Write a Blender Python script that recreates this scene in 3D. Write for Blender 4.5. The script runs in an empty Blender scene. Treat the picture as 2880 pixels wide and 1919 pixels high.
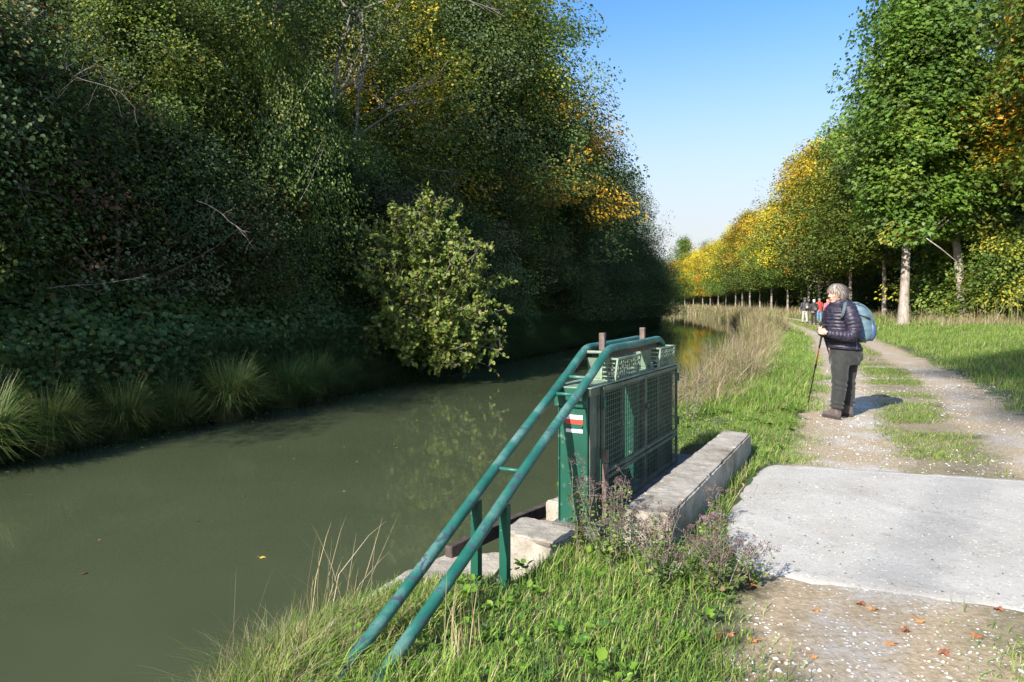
import bpy, bmesh, math, random
import numpy as np
from mathutils import Vector, Matrix, noise as mnoise

# ------------------------------------------------------------------ camera, sky, sun, exposure
scene = bpy.context.scene
COL = scene.collection
F = 700.0; HOR = 303.0; CZ = 1.42          # focal length and horizon row in pixels of the 1024 px wide frame, eye height
cam_d = bpy.data.cameras.new('camera')
cam_d.sensor_width = 36.0; cam_d.lens = F/1024*36.0
cam_d.shift_y = -(341.0-HOR)/1024.0
cam_d.clip_start = 0.05; cam_d.clip_end = 6000
cam = bpy.data.objects.new('camera', cam_d); COL.objects.link(cam)
cam.location = (0, 0, CZ); cam.rotation_euler = (math.radians(90), 0, 0)
scene.camera = cam

SUN_EL, SUN_AZ = math.radians(31), math.radians(218)      # azimuth clockwise from +Y
sdir = Vector((math.sin(SUN_AZ)*math.cos(SUN_EL), math.cos(SUN_AZ)*math.cos(SUN_EL), math.sin(SUN_EL)))
ld = bpy.data.lights.new('sun', 'SUN'); ld.energy = 4.7; ld.angle = math.radians(0.55); ld.color = (1.0, 0.945, 0.86)
lo = bpy.data.objects.new('sun', ld); COL.objects.link(lo)
lo.rotation_euler = (-sdir).to_track_quat('-Z', 'Y').to_euler()
w = bpy.data.worlds.new('World'); scene.world = w; w.use_nodes = True
nt = w.node_tree; bg = nt.nodes['Background']
sky = nt.nodes.new('ShaderNodeTexSky'); sky.sky_type = 'NISHITA'; sky.sun_disc = False
sky.sun_elevation = SUN_EL; sky.sun_rotation = SUN_AZ
sky.altitude = 0; sky.air_density = 1.0; sky.dust_density = 1.0; sky.ozone_density = 2.2
hsv = nt.nodes.new('ShaderNodeHueSaturation'); hsv.inputs['Saturation'].default_value = 1.25; hsv.inputs['Value'].default_value = .93
nt.links.new(sky.outputs[0], hsv.inputs['Color']); 
tc = nt.nodes.new('ShaderNodeTexCoord'); sx = nt.nodes.new('ShaderNodeSeparateXYZ'); nt.links.new(tc.outputs['Generated'], sx.inputs[0])
mr = nt.nodes.new('ShaderNodeMapRange'); mr.interpolation_type = 'SMOOTHSTEP'; nt.links.new(sx.outputs[2], mr.inputs[0])
mr.inputs[1].default_value = .40; mr.inputs[2].default_value = .04; mr.inputs[3].default_value = 0; mr.inputs[4].default_value = .92
mx = nt.nodes.new('ShaderNodeMix'); mx.data_type = 'RGBA'; nt.links.new(mr.outputs[0], mx.inputs[0]); nt.links.new(hsv.outputs[0], mx.inputs[6]); mx.inputs[7].default_value = (2.95, 2.92, 2.95, 1)
nt.links.new(mx.outputs[2], bg.inputs[0]); bg.inputs[1].default_value = 0.145
scene.view_settings.view_transform = 'Standard'; scene.view_settings.look = 'None'
scene.view_settings.exposure = 0.9; scene.view_settings.gamma = 1.0
scene.render.engine = 'CYCLES'
scene.cycles.max_bounces = 8; scene.cycles.transmission_bounces = 6; scene.cycles.diffuse_bounces = 4
scene.cycles.transparent_max_bounces = 4
scene.cycles.use_denoising = True

rng = np.random.default_rng(7)
random.seed(11)
def lin(r, g, b):
    f = lambda c: (c/255/12.92) if c/255 <= .04045 else ((c/255+.055)/1.055)**2.4
    return (f(r), f(g), f(b))

# ------------------------------------------------------------------ helpers
def link(o, parent=None):
    COL.objects.link(o)
    if parent is not None: o.parent = parent
    return o
def tag(o, label=None, cat=None, group=None, kind=None):
    if label: o['label'] = label
    if cat: o['category'] = cat
    if group: o['group'] = group
    if kind: o['kind'] = kind
    return o
def thing(name, label, cat, loc=(0, 0, 0), rz=0.0, group=None, scale=1.0):
    o = bpy.data.objects.new(name, None); o.empty_display_size = .2
    o.location = loc; o.rotation_euler = (0, 0, rz); o.scale = (scale,)*3 if not isinstance(scale, tuple) else scale
    link(o); return tag(o, label, cat, group)
def np_mesh(name, V, Fq, mat, col=None, smooth=False, extra=None):
    """V (n,3), Fq (m,k) all faces with k corners"""
    me = bpy.data.meshes.new(name)
    V = np.ascontiguousarray(V, dtype=np.float32); Fq = np.ascontiguousarray(Fq, dtype=np.int32)
    k = Fq.shape[1]
    me.vertices.add(len(V)); me.vertices.foreach_set('co', V.ravel())
    me.loops.add(Fq.size); me.loops.foreach_set('vertex_index', Fq.ravel())
    me.polygons.add(len(Fq)); me.polygons.foreach_set('loop_start', np.arange(0, Fq.size, k, dtype=np.int32))
    if smooth: me.polygons.foreach_set('use_smooth', np.ones(len(Fq), dtype=bool))
    if col is not None:
        a = me.attributes.new('Col', 'FLOAT_COLOR', 'POINT')
        c = np.ones((len(V), 4), dtype=np.float32); c[:, :3] = col
        a.data.foreach_set('color', c.ravel())
    if extra:
        for kx, vx in extra.items():
            a = me.attributes.new(kx, 'FLOAT', 'POINT'); a.data.foreach_set('value', np.ascontiguousarray(vx, dtype=np.float32))
    me.update(calc_edges=True); me.validate()
    if mat: me.materials.append(mat)
    return me
def mesh_obj(name, me, parent=None):
    return link(bpy.data.objects.new(name, me), parent)

class MB:
    """collects verts and faces of one part"""
    def __init__(s): s.v = []; s.f = []; s.sm = []
    def add(s, vs, fs, smooth=False):
        n = len(s.v); s.v += [tuple(v) for v in vs]; s.f += [tuple(i+n for i in f) for f in fs]; s.sm += [smooth]*len(fs)
    def box(s, c, sz, R=None):
        x, y, z = [a/2 for a in sz]; vs = [Vector((i*x, j*y, k*z)) for i in (-1, 1) for j in (-1, 1) for k in (-1, 1)]
        if R is not None: vs = [R @ v for v in vs]
        vs = [v+Vector(c) for v in vs]
        s.add(vs, [(0, 1, 3, 2), (4, 6, 7, 5), (0, 4, 5, 1), (2, 3, 7, 6), (0, 2, 6, 4), (1, 5, 7, 3)]); return s
    def bounds(s, x0, x1, y0, y1, z0, z1): return s.box(((x0+x1)/2, (y0+y1)/2, (z0+z1)/2), (x1-x0, y1-y0, z1-z0))
    def bar(s, p0, p1, wd, h, up=(0, 0, 1)):
        p0, p1 = Vector(p0), Vector(p1); d = (p1-p0); L = d.length; d.normalize()
        u = Vector(up); r = d.cross(u)
        if r.length < 1e-4: r = d.cross(Vector((1, 0, 0)))
        r.normalize(); u = r.cross(d)
        R = Matrix((r, d, u)).transposed(); return s.box((p0+p1)/2, (wd, L, h), R)
    def tube(s, pts, rad, seg=8, cap=True, sy=1.0):
        pts = [Vector(p) for p in pts]
        if not hasattr(rad, '__len__'): rad = [rad]*len(pts)
        vs = []; prev = None
        for i, p in enumerate(pts):
            d = (pts[min(i+1, len(pts)-1)]-pts[max(i-1, 0)]).normalized()
            if prev is None:
                r = d.cross(Vector((0, 0, 1)))
                if r.length < .05: r = d.cross(Vector((0, 1, 0)))
            else: r = prev - d*prev.dot(d)
            r.normalize(); prev = r; u = r.cross(d)
            for k in range(seg):
                a = 2*math.pi*k/seg; vs.append(p+(r*math.cos(a)+u*math.sin(a)*sy)*rad[i])
        fs = [(i*seg+k, i*seg+(k+1) % seg, (i+1)*seg+(k+1) % seg, (i+1)*seg+k) for i in range(len(pts)-1) for k in range(seg)]
        if cap: fs += [tuple(range(seg))[::-1], tuple((len(pts)-1)*seg+k for k in range(seg))]
        s.add(vs, fs, True); return s
    def loft(s, rings, seg=24, cap=True, fn=None):
        """rings: (center, xaxis vector*halfwidth, yaxis vector*halfwidth); fn(i, angle)-> radial factor"""
        vs = []
        for i, (c, ax, ay) in enumerate(rings):
            c, ax, ay = Vector(c), Vector(ax), Vector(ay)
            for k in range(seg):
                a = 2*math.pi*k/seg; m = fn(i, a) if fn else 1.0
                vs.append(c+(ax*math.cos(a)+ay*math.sin(a))*m)
        n = len(rings)
        fs = [(i*seg+k, i*seg+(k+1) % seg, (i+1)*seg+(k+1) % seg, (i+1)*seg+k) for i in range(n-1) for k in range(seg)]
        if cap: fs += [tuple(range(seg))[::-1], tuple((n-1)*seg+k for k in range(seg))]
        s.add(vs, fs, True); return s
    def ell(s, c, r, R=None, nu=16, nv=10):
        vs = []; c = Vector(c)
        for j in range(1, nv):
            t = math.pi*j/nv
            for k in range(nu):
                a = 2*math.pi*k/nu; v = Vector((r[0]*math.sin(t)*math.cos(a), r[1]*math.sin(t)*math.sin(a), r[2]*math.cos(t)))
                vs.append(c+(R @ v if R is not None else v))
        top = Vector((0, 0, r[2])); bot = Vector((0, 0, -r[2]))
        if R is not None: top = R @ top; bot = R @ bot
        vs += [c+top, c+bot]; T, B = len(vs)-2, len(vs)-1
        fs = [(j*nu+k, (j+1)*nu+k, (j+1)*nu+(k+1) % nu, j*nu+(k+1) % nu) for j in range(nv-2) for k in range(nu)]
        fs += [(T, k, (k+1) % nu) for k in range(nu)] + [(B, (nv-2)*nu+(k+1) % nu, (nv-2)*nu+k) for k in range(nu)]
        s.add(vs, fs, True); return s
    def prism(s, poly, z0, z1):
        n = len(poly); vs = [(x, y, z0) for x, y in poly]+[(x, y, z1) for x, y in poly]
        s.add(vs, [tuple(range(n))[::-1], tuple(range(n, 2*n))]+[(i, (i+1) % n, n+(i+1) % n, n+i) for i in range(n)]); return s
    def mesh(s, name, mat):
        me = bpy.data.meshes.new(name); me.from_pydata(s.v, [], s.f); me.update()
        me.polygons.foreach_set('use_smooth', s.sm)
        bm = bmesh.new(); bm.from_mesh(me); bmesh.ops.recalc_face_normals(bm, faces=bm.faces); bm.to_mesh(me); bm.free()
        if mat: me.materials.append(mat)
        return me
    def obj(s, name, mat, parent=None, bevel=0, seg=2):
        o = mesh_obj(name, s.mesh(name, mat), parent)
        if bevel:
            m = o.modifiers.new('bevel', 'BEVEL'); m.width = bevel; m.segments = seg; m.limit_method = 'ANGLE'; m.angle_limit = math.radians(40)
        return o
    def remesh(s, name, mat, parent=None, voxel=.01, smooth=3):
        o = bpy.data.objects.new(name+'_tmp', s.mesh(name, None)); COL.objects.link(o)
        m = o.modifiers.new('r', 'REMESH'); m.mode = 'VOXEL'; m.voxel_size = voxel; m.use_smooth_shade = True
        if smooth:
            m2 = o.modifiers.new('s', 'SMOOTH'); m2.factor = .5; m2.iterations = smooth
        dg = bpy.context.evaluated_depsgraph_get(); dg.update()
        me = bpy.data.meshes.new_from_object(o.evaluated_get(dg)); me.name = name
        bpy.data.objects.remove(o)
        me.materials.clear(); me.materials.append(mat)
        me.polygons.foreach_set('use_smooth', [True]*len(me.polygons))
        return mesh_obj(name, me, parent)

def rough_block(name, poly, z0, z1, mat, parent=None, step=.04, amp=.008, chips=.02, seed=0):
    """concrete prism, subdivided and worn"""
    bm = bmesh.new(); n = len(poly)
    a = [bm.verts.new((x, y, z0)) for x, y in poly]; b = [bm.verts.new((x, y, z1)) for x, y in poly]
    bm.faces.new(a[::-1]); bm.faces.new(b)
    for i in range(n): bm.faces.new((a[i], a[(i+1) % n], b[(i+1) % n], b[i]))
    bmesh.ops.bevel(bm, geom=list(bm.edges), offset=.012, segments=2, affect='EDGES')
    bmesh.ops.triangulate(bm, faces=bm.faces[:])
    for _ in range(7):
        es = [e for e in bm.edges if e.calc_length() > step*1.6]
        if not es: break
        bmesh.ops.subdivide_edges(bm, edges=es, cuts=1, use_grid_fill=False)
        bmesh.ops.triangulate(bm, faces=[f for f in bm.faces if len(f.verts) > 3])
    bm.normal_update()
    for v in bm.verts:
        p = v.co+Vector((seed*7.1, 0, 0)); nn = mnoise.noise(p*9)*amp+mnoise.noise(p*30)*amp*.4
        edge = 1-max(abs(c) for c in v.normal)
        nn -= max(0, mnoise.noise(p*6+Vector((3, 3, 3)))+.15)*chips*min(1, edge*5)
        v.co += v.normal*nn
    me = bpy.data.meshes.new(name); bm.to_mesh(me); bm.free(); me.materials.append(mat)
    return mesh_obj(name, me, parent)

# ------------------------------------------------------------------ materials
def new_mat(name):
    m = bpy.data.materials.new(name); m.use_nodes = True; nt = m.node_tree
    return m, nt, nt.nodes['Principled BSDF'], nt.nodes['Material Output']
def N(nt, t, **k):
    n = nt.nodes.new(t)
    for a, b in k.items():
        if a.startswith('i_'):
            key = a[2:]; key = int(key) if key.isdigit() else key.replace('_', ' ')
            n.inputs[key].default_value = b
        else: setattr(n, a, b)
    return n
def noise_n(nt, scale, detail=5, rough=.55, vec=None, dist=0):
    n = N(nt, 'ShaderNodeTexNoise'); n.inputs['Scale'].default_value = scale; n.inputs['Detail'].default_value = detail
    n.inputs['Roughness'].default_value = rough; n.inputs['Distortion'].default_value = dist
    if vec is not None: nt.links.new(vec, n.inputs['Vector'])
    return n
def ramp(nt, fac, stops, interp='LINEAR'):
    r = N(nt, 'ShaderNodeValToRGB'); r.color_ramp.interpolation = interp
    els = r.color_ramp.elements
    while len(els) < len(stops): els.new(.5)
    for e, (p, c) in zip(els, stops):
        e.position = p; e.color = (*c, 1) if len(c) == 3 else c
    nt.links.new(fac, r.inputs[0]); return r
def mix(nt, a, b, fac, mode='MIX'):
    m = N(nt, 'ShaderNodeMix', data_type='RGBA', blend_type=mode)
    for s, v in ((6, a), (7, b), (0, fac)):
        if isinstance(v, (int, float)): m.inputs[s].default_value = v
        elif isinstance(v, tuple): m.inputs[s].default_value = (*v, 1)
        else: nt.links.new(v, m.inputs[s])
    return m.outputs[2]
def math_n(nt, op, a, b=None, clamp=False):
    m = N(nt, 'ShaderNodeMath', operation=op, use_clamp=clamp)
    for i, v in enumerate((a, b)):
        if v is None: continue
        if isinstance(v, (int, float)): m.inputs[i].default_value = v
        else: nt.links.new(v, m.inputs[i])
    return m.outputs[0]
def smooth_n(nt, v, a, b):
    m = N(nt, 'ShaderNodeMapRange', interpolation_type='SMOOTHSTEP'); nt.links.new(v, m.inputs[0])
    m.inputs[1].default_value = a; m.inputs[2].default_value = b; return m.outputs[0]
def bump(nt, bsdf, h, strength=.3, dist=.02):
    b = N(nt, 'ShaderNodeBump'); b.inputs['Strength'].default_value = strength; b.inputs['Distance'].default_value = dist
    nt.links.new(h, b.inputs['Height']); nt.links.new(b.outputs[0], bsdf.inputs['Normal']); return b
def coord(nt, which='Object'): return N(nt, 'ShaderNodeTexCoord').outputs[which]

def leaf_mat(name, trans=.35, rough=.5, spec=.35, var=.55):
    m, nt, p, out = new_mat(name)
    at = N(nt, 'ShaderNodeAttribute', attribute_name='Col').outputs['Color']
    oi = N(nt, 'ShaderNodeObjectInfo').outputs['Random']
    hs = N(nt, 'ShaderNodeHueSaturation'); nt.links.new(at, hs.inputs['Color'])
    hv = math_n(nt, 'MULTIPLY_ADD', oi, .03); hv.node.inputs[2].default_value = .488
    vv = math_n(nt, 'MULTIPLY_ADD', oi, var); vv.node.inputs[2].default_value = 1-var/2
    nt.links.new(hv, hs.inputs['Hue']); nt.links.new(vv, hs.inputs['Value'])
    nt.links.new(hs.outputs[0], p.inputs['Base Color']); p.inputs['Roughness'].default_value = rough
    p.inputs['Specular IOR Level'].default_value = spec
    t = N(nt, 'ShaderNodeBsdfTranslucent')
    nt.links.new(mix(nt, hs.outputs[0], (1.0, 1.0, .35), .25, 'MULTIPLY'), t.inputs['Color'])
    ms = N(nt, 'ShaderNodeMixShader'); ms.inputs[0].default_value = trans
    nt.links.new(p.outputs[0], ms.inputs[1]); nt.links.new(t.outputs[0], ms.inputs[2]); nt.links.new(ms.outputs[0], out.inputs['Surface'])
    return m
M = {}
M['leaf'] = leaf_mat('leaf')
M['grass'] = leaf_mat('grass_blade', .3, .45, .3, .1)
M['dry'] = leaf_mat('dry_stem', .25, .7, .2, .15)

def bark_mat(name, c1, c2):
    m, nt, p, out = new_mat(name); v = coord(nt)
    mp = N(nt, 'ShaderNodeMapping'); mp.inputs['Scale'].default_value = (1, 1, .25); nt.links.new(v, mp.inputs[0])
    n = noise_n(nt, 14, 6, .65, mp.outputs[0]); n2 = noise_n(nt, 1.7, 3, .5, v)
    c = ramp(nt, n.outputs[0], [(.35, c1), (.68, c2)]).outputs[0]
    c = mix(nt, c, tuple(a*.6+b for a, b in zip(c1, (.01, .02, .0))), smooth_n(nt, n2.outputs[0], .52, .68))
    nt.links.new(c, p.inputs['Base Color']); p.inputs['Roughness'].default_value = .9
    bump(nt, p, n.outputs[0], .6, .03); return m
M['bark'] = bark_mat('bark_pale', (.22, .18, .15), (.46, .40, .35))
M['bark_d'] = bark_mat('bark_dark', (.045, .038, .03), (.15, .13, .11))
M['twig'] = bark_mat('twig_bark', (.14, .12, .1), (.34, .3, .26))

def paint_mat():
    m, nt, p, out = new_mat('green_paint'); v = coord(nt)
    n = noise_n(nt, 3, 6, .6, v); n2 = noise_n(nt, 14, 5, .6, v); n3 = noise_n(nt, 60, 3, .6, v)
    c = ramp(nt, n.outputs[0], [(.3, (.006, .066, .042)), (.7, (.012, .105, .068))]).outputs[0]
    c = mix(nt, c, (.16, .25, .20), smooth_n(nt, n2.outputs[0], .6, .74))
    c = mix(nt, c, (.5, .5, .46), smooth_n(nt, n3.outputs[0], .72, .76))
    nt.links.new(c, p.inputs['Base Color']); p.inputs['Roughness'].default_value = .42; p.inputs['Metallic'].default_value = 0
    bump(nt, p, n3.outputs[0], .08, .003); return m
M['paint'] = paint_mat()
def pipe_mat():
    m, nt, p, out = new_mat('worn_green_pipe'); v = coord(nt)
    n = noise_n(nt, 5, 6, .62, v); n2 = noise_n(nt, 13, 8, .72, v, .6); n3 = noise_n(nt, 45, 4, .6, v)
    c = ramp(nt, n.outputs[0], [(.32, (.010, .105, .072)), (.52, (.030, .145, .112)), (.70, (.14, .24, .215))]).outputs[0]
    c = mix(nt, c, (.055, .075, .095), smooth_n(nt, n2.outputs[0], .56, .60))
    c = mix(nt, c, (.33, .27, .30), smooth_n(nt, noise_n(nt, 4, 5, .7, v).outputs[0], .66, .74))
    c = mix(nt, c, (.02, .03, .03), smooth_n(nt, n3.outputs[0], .68, .74))
    nt.links.new(c, p.inputs['Base Color']); p.inputs['Roughness'].default_value = .42
    bump(nt, p, n3.outputs[0], .2, .003); return m
M['pipe'] = pipe_mat()
def plain(name, c, r=.6, metal=0, var=.25, sc=20, bmp=.15, dist=.004):
    m, nt, p, out = new_mat(name); v = coord(nt); n = noise_n(nt, sc, 5, .6, v)
    nt.links.new(ramp(nt, n.outputs[0], [(.3, tuple(x*(1-var) for x in c)), (.7, tuple(min(1, x*(1+var)) for x in c))]).outputs[0], p.inputs['Base Color'])
    p.inputs['Roughness'].default_value = r; p.inputs['Metallic'].default_value = metal
    if bmp: bump(nt, p, n.outputs[0], bmp, dist)
    return m
M['pale_paint'] = plain('weathered_pale_green_paint', (.20, .27, .19), .6, 0, .4, 9)
M['dark_paint'] = plain('dull_dark_green_frame', (.10, .13, .09), .5, 0, .4, 9)
M['rust'] = plain('rusty_brown_steel', (.10, .07, .05), .8, 0, .5, 18)
M['wood'] = plain('old_grey_wood', (.15, .11, .09), .85, 0, .5, 16, .4)
M['wood_d'] = plain('dark_wet_wood', (.075, .055, .045), .8, 0, .5, 16, .4)
M['white_paint'] = plain('white_mark_paint', (.8, .79, .76), .6, 0, .05)
M['red_paint'] = plain('red_mark_paint', (.62, .055, .03), .6, 0, .12)
M['steel'] = plain('grey_steel', (.3, .3, .29), .45, .6, .2)
def concrete_mat(name, a, b, stain):
    m, nt, p, out = new_mat(name); v = coord(nt)
    n = noise_n(nt, 4, 8, .65, v); n2 = noise_n(nt, 55, 5, .7, v); n3 = noise_n(nt, 2.2, 5, .6, v)
    vo = N(nt, 'ShaderNodeTexVoronoi'); vo.inputs['Scale'].default_value = 70; nt.links.new(v, vo.inputs['Vector'])
    c = ramp(nt, n.outputs[0], [(.3, a), (.7, b)]).outputs[0]
    c = mix(nt, c, stain, smooth_n(nt, n3.outputs[0], .52, .7))
    c = mix(nt, c, (.05, .045, .035), smooth_n(nt, n2.outputs[0], .58, .72))
    c = mix(nt, c, (.6, .57, .5), smooth_n(nt, vo.outputs['Distance'], .18, .08))
    nt.links.new(c, p.inputs['Base Color']); p.inputs['Roughness'].default_value = .92
    bump(nt, p, n2.outputs[0], .7, .012); return m
M['concrete'] = concrete_mat('old_concrete', (.27, .24, .195), (.47, .43, .36), (.20, .17, .12))
M['concrete_l'] = concrete_mat('pale_concrete_ledge', (.32, .28, .22), (.52, .47, .39), (.20, .17, .11))
M['floor_wet'] = concrete_mat('damp_concrete_floor', (.10, .10, .10), (.2, .19, .18), (.07, .065, .05))
def slab_mat():
    m, nt, p, out = new_mat('white_slab'); v = coord(nt)
    n = noise_n(nt, 1.6, 8, .62, v); n2 = noise_n(nt, 70, 5, .7, v); n3 = noise_n(nt, 9, 6, .7, v)
    vo = N(nt, 'ShaderNodeTexVoronoi'); vo.inputs['Scale'].default_value = 26; nt.links.new(v, vo.inputs['Vector'])
    c = ramp(nt, n.outputs[0], [(.25, (.37, .34, .295)), (.5, (.475, .445, .39)), (.75, (.555, .53, .475))]).outputs[0]
    c = mix(nt, c, (.33, .31, .28), smooth_n(nt, n3.outputs[0], .52, .8))
    c = mix(nt, c, (.16, .145, .125), smooth_n(nt, n2.outputs[0], .57, .68))
    n4 = noise_n(nt, 24, 8, .8, v); c = mix(nt, c, (.27, .255, .23), smooth_n(nt, n4.outputs[0], .55, .7))
    c = mix(nt, c, (.72, .71, .69), smooth_n(nt, vo.outputs['Distance'], .2, .1))
    nt.links.new(c, p.inputs['Base Color']); p.inputs['Roughness'].default_value = .88
    bump(nt, p, n4.outputs[0], .6, .01); return m
M['slab'] = slab_mat()
# ------------------------------------------------------------------ plan of the canal
RY = np.array([-60, -20, 3.7, 5.24, 14.2, 30.6, 61, 92, 120, 150, 172, 200, 260, 600, 3000.])
RX = np.array([-31, -12, -1.5, -.77, 3.4, 10.0, 19.8, 26, 31.3, 35.4, 34.6, 30, 10, -200, -1500.])
LY = np.array([-60, -20, 8.6, 11.4, 14.5, 30.6, 61, 92, 120, 150, 172, 200, 260, 600, 3000.])
LX = np.array([-38, -19.3, -6.2, -5.0, -3.75, 2.6, 12.5, 18.6, 24.2, 28.6, 28, 23, 3, -210, -1510.])
WZ = -.55
ysm = np.linspace(-60, 300, 1441)
def _smooth(Y, X):
    x = np.interp(ysm, Y, X); k = np.ones(25)/25
    xs = np.convolve(np.pad(x, 12, mode='edge'), k, 'valid'); xs[:30] = x[:30]; xs[-30:] = x[-30:]; return xs
rs, ls = _smooth(RY, RX), _smooth(LY, LX)
def Rx(y): y = np.asarray(y, float); return np.where(y < 299, np.interp(y, ysm, rs), np.interp(y, RY, RX))
def Lx(y): y = np.asarray(y, float); return np.where(y < 299, np.interp(y, ysm, ls), np.interp(y, LY, LX))
def sst(a, b, x): t = np.clip((x-a)/(b-a), 0, 1); return t*t*(3-2*t)
# frame of the sluice: a along the canal, b towards the path
SA = math.radians(28.2); A0 = np.array([.59, 4.65]); DD = np.array([math.sin(SA), math.cos(SA)]); NN = np.array([math.cos(SA), -math.sin(SA)])
def ab(x, y): x = np.asarray(x)-A0[0]; y = np.asarray(y)-A0[1]; return x*DD[0]+y*DD[1], x*NN[0]+y*NN[1]
def wxy(a, b): return (A0[0]+a*DD[0]+b*NN[0], A0[1]+a*DD[1]+b*NN[1])
def vnoise(x, y, s, seed=0):
    """cheap smooth value noise, -1..1"""
    x = np.asarray(x, float)*s+seed*17.3; y = np.asarray(y, float)*s-seed*9.1
    xi = np.floor(x).astype(np.int64); yi = np.floor(y).astype(np.int64); fx = x-xi; fy = y-yi
    fx = fx*fx*(3-2*fx); fy = fy*fy*(3-2*fy)
    def h(i, j):
        n = (i*374761393+j*668265263+seed*1442695) & 0x7fffffff; n = (n ^ (n >> 13))*1274126177 & 0x7fffffff
        return ((n ^ (n >> 16)) & 0xffff)/32767.5-1
    return (h(xi, yi)*(1-fx)+h(xi+1, yi)*fx)*(1-fy)+(h(xi, yi+1)*(1-fx)+h(xi+1, yi+1)*fx)*fy
def ground_z(x, y):
    x = np.asarray(x, float); y = np.asarray(y, float)
    r = Rx(y); l = Lx(y); dr = x-r; dl = l-x
    # right side
    zr = np.interp(dr, [-1.5, 0, .3, .8, 1.4, 2.0, 2.7, 5.6, 8.8, 12, 60, 400], [-1.5, -.68, -.45, -.17, -.05, -.01, 0, 0, .42, .5, 1.5, 5])
    far = sst(12, 30, y); zr = zr+far*np.interp(dr, [-1, 0, .7, 1.8, 2.7, 4], [0, 0, .22, .12, 0, 0])
    zr = zr+.015*vnoise(x, y, 2.2, 1)*sst(.2, 1, dr)*(1-.85*sst(2.2, 2.8, dr)*(1-sst(5.6, 6.5, dr)))+.05*vnoise(x, y, .7, 2)*sst(.1, 1.2, dr)*(1-sst(2, 2.8, dr)*(1-sst(5.6, 6.5, dr)))
    # left side: steep wooded slope
    zl = np.interp(dl, [-1.5, 0, .35, 1.0, 2.2, 5, 12, 24, 40, 120, 600], [-1.5, -.68, -.3, .35, 1.1, 2.7, 7.0, 12, 14, 14, 14])
    fade = 1-.75*sst(70, 170, y)
    zl = np.where(dl > 1, zl*fade+(.3*(1-fade)), zl)
    zl = zl+.18*vnoise(x, y, .5, 3)*sst(.8, 3, dl)+.05*vnoise(x, y, 2, 4)*sst(.2, 1, dl)
    z = np.where(dr > -1.5, zr, np.where(dl > -1.5, zl, -1.5))
    # cut for the sluice masonry
    a, b = ab(x, y)
    cut = sst(-1.08, -.9, a)*(1-sst(2.25, 2.5, a))*(1-sst(-.16, -.05, b))*sst(-2.2, -2, b)
    z = z*(1-cut)+np.minimum(z, -.9)*cut
    cut2 = sst(-.35, -.15, a)*(1-sst(2.2, 2.35, a))*sst(-.2, -.1, b)*(1-sst(.3, .45, b))
    z = z-.14*cut2
    # end of the low wall is bedded in turf
    z = z+.10*np.exp(-((a-2.45)**2/.12+(b-.25)**2/.12))
    return z

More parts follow.
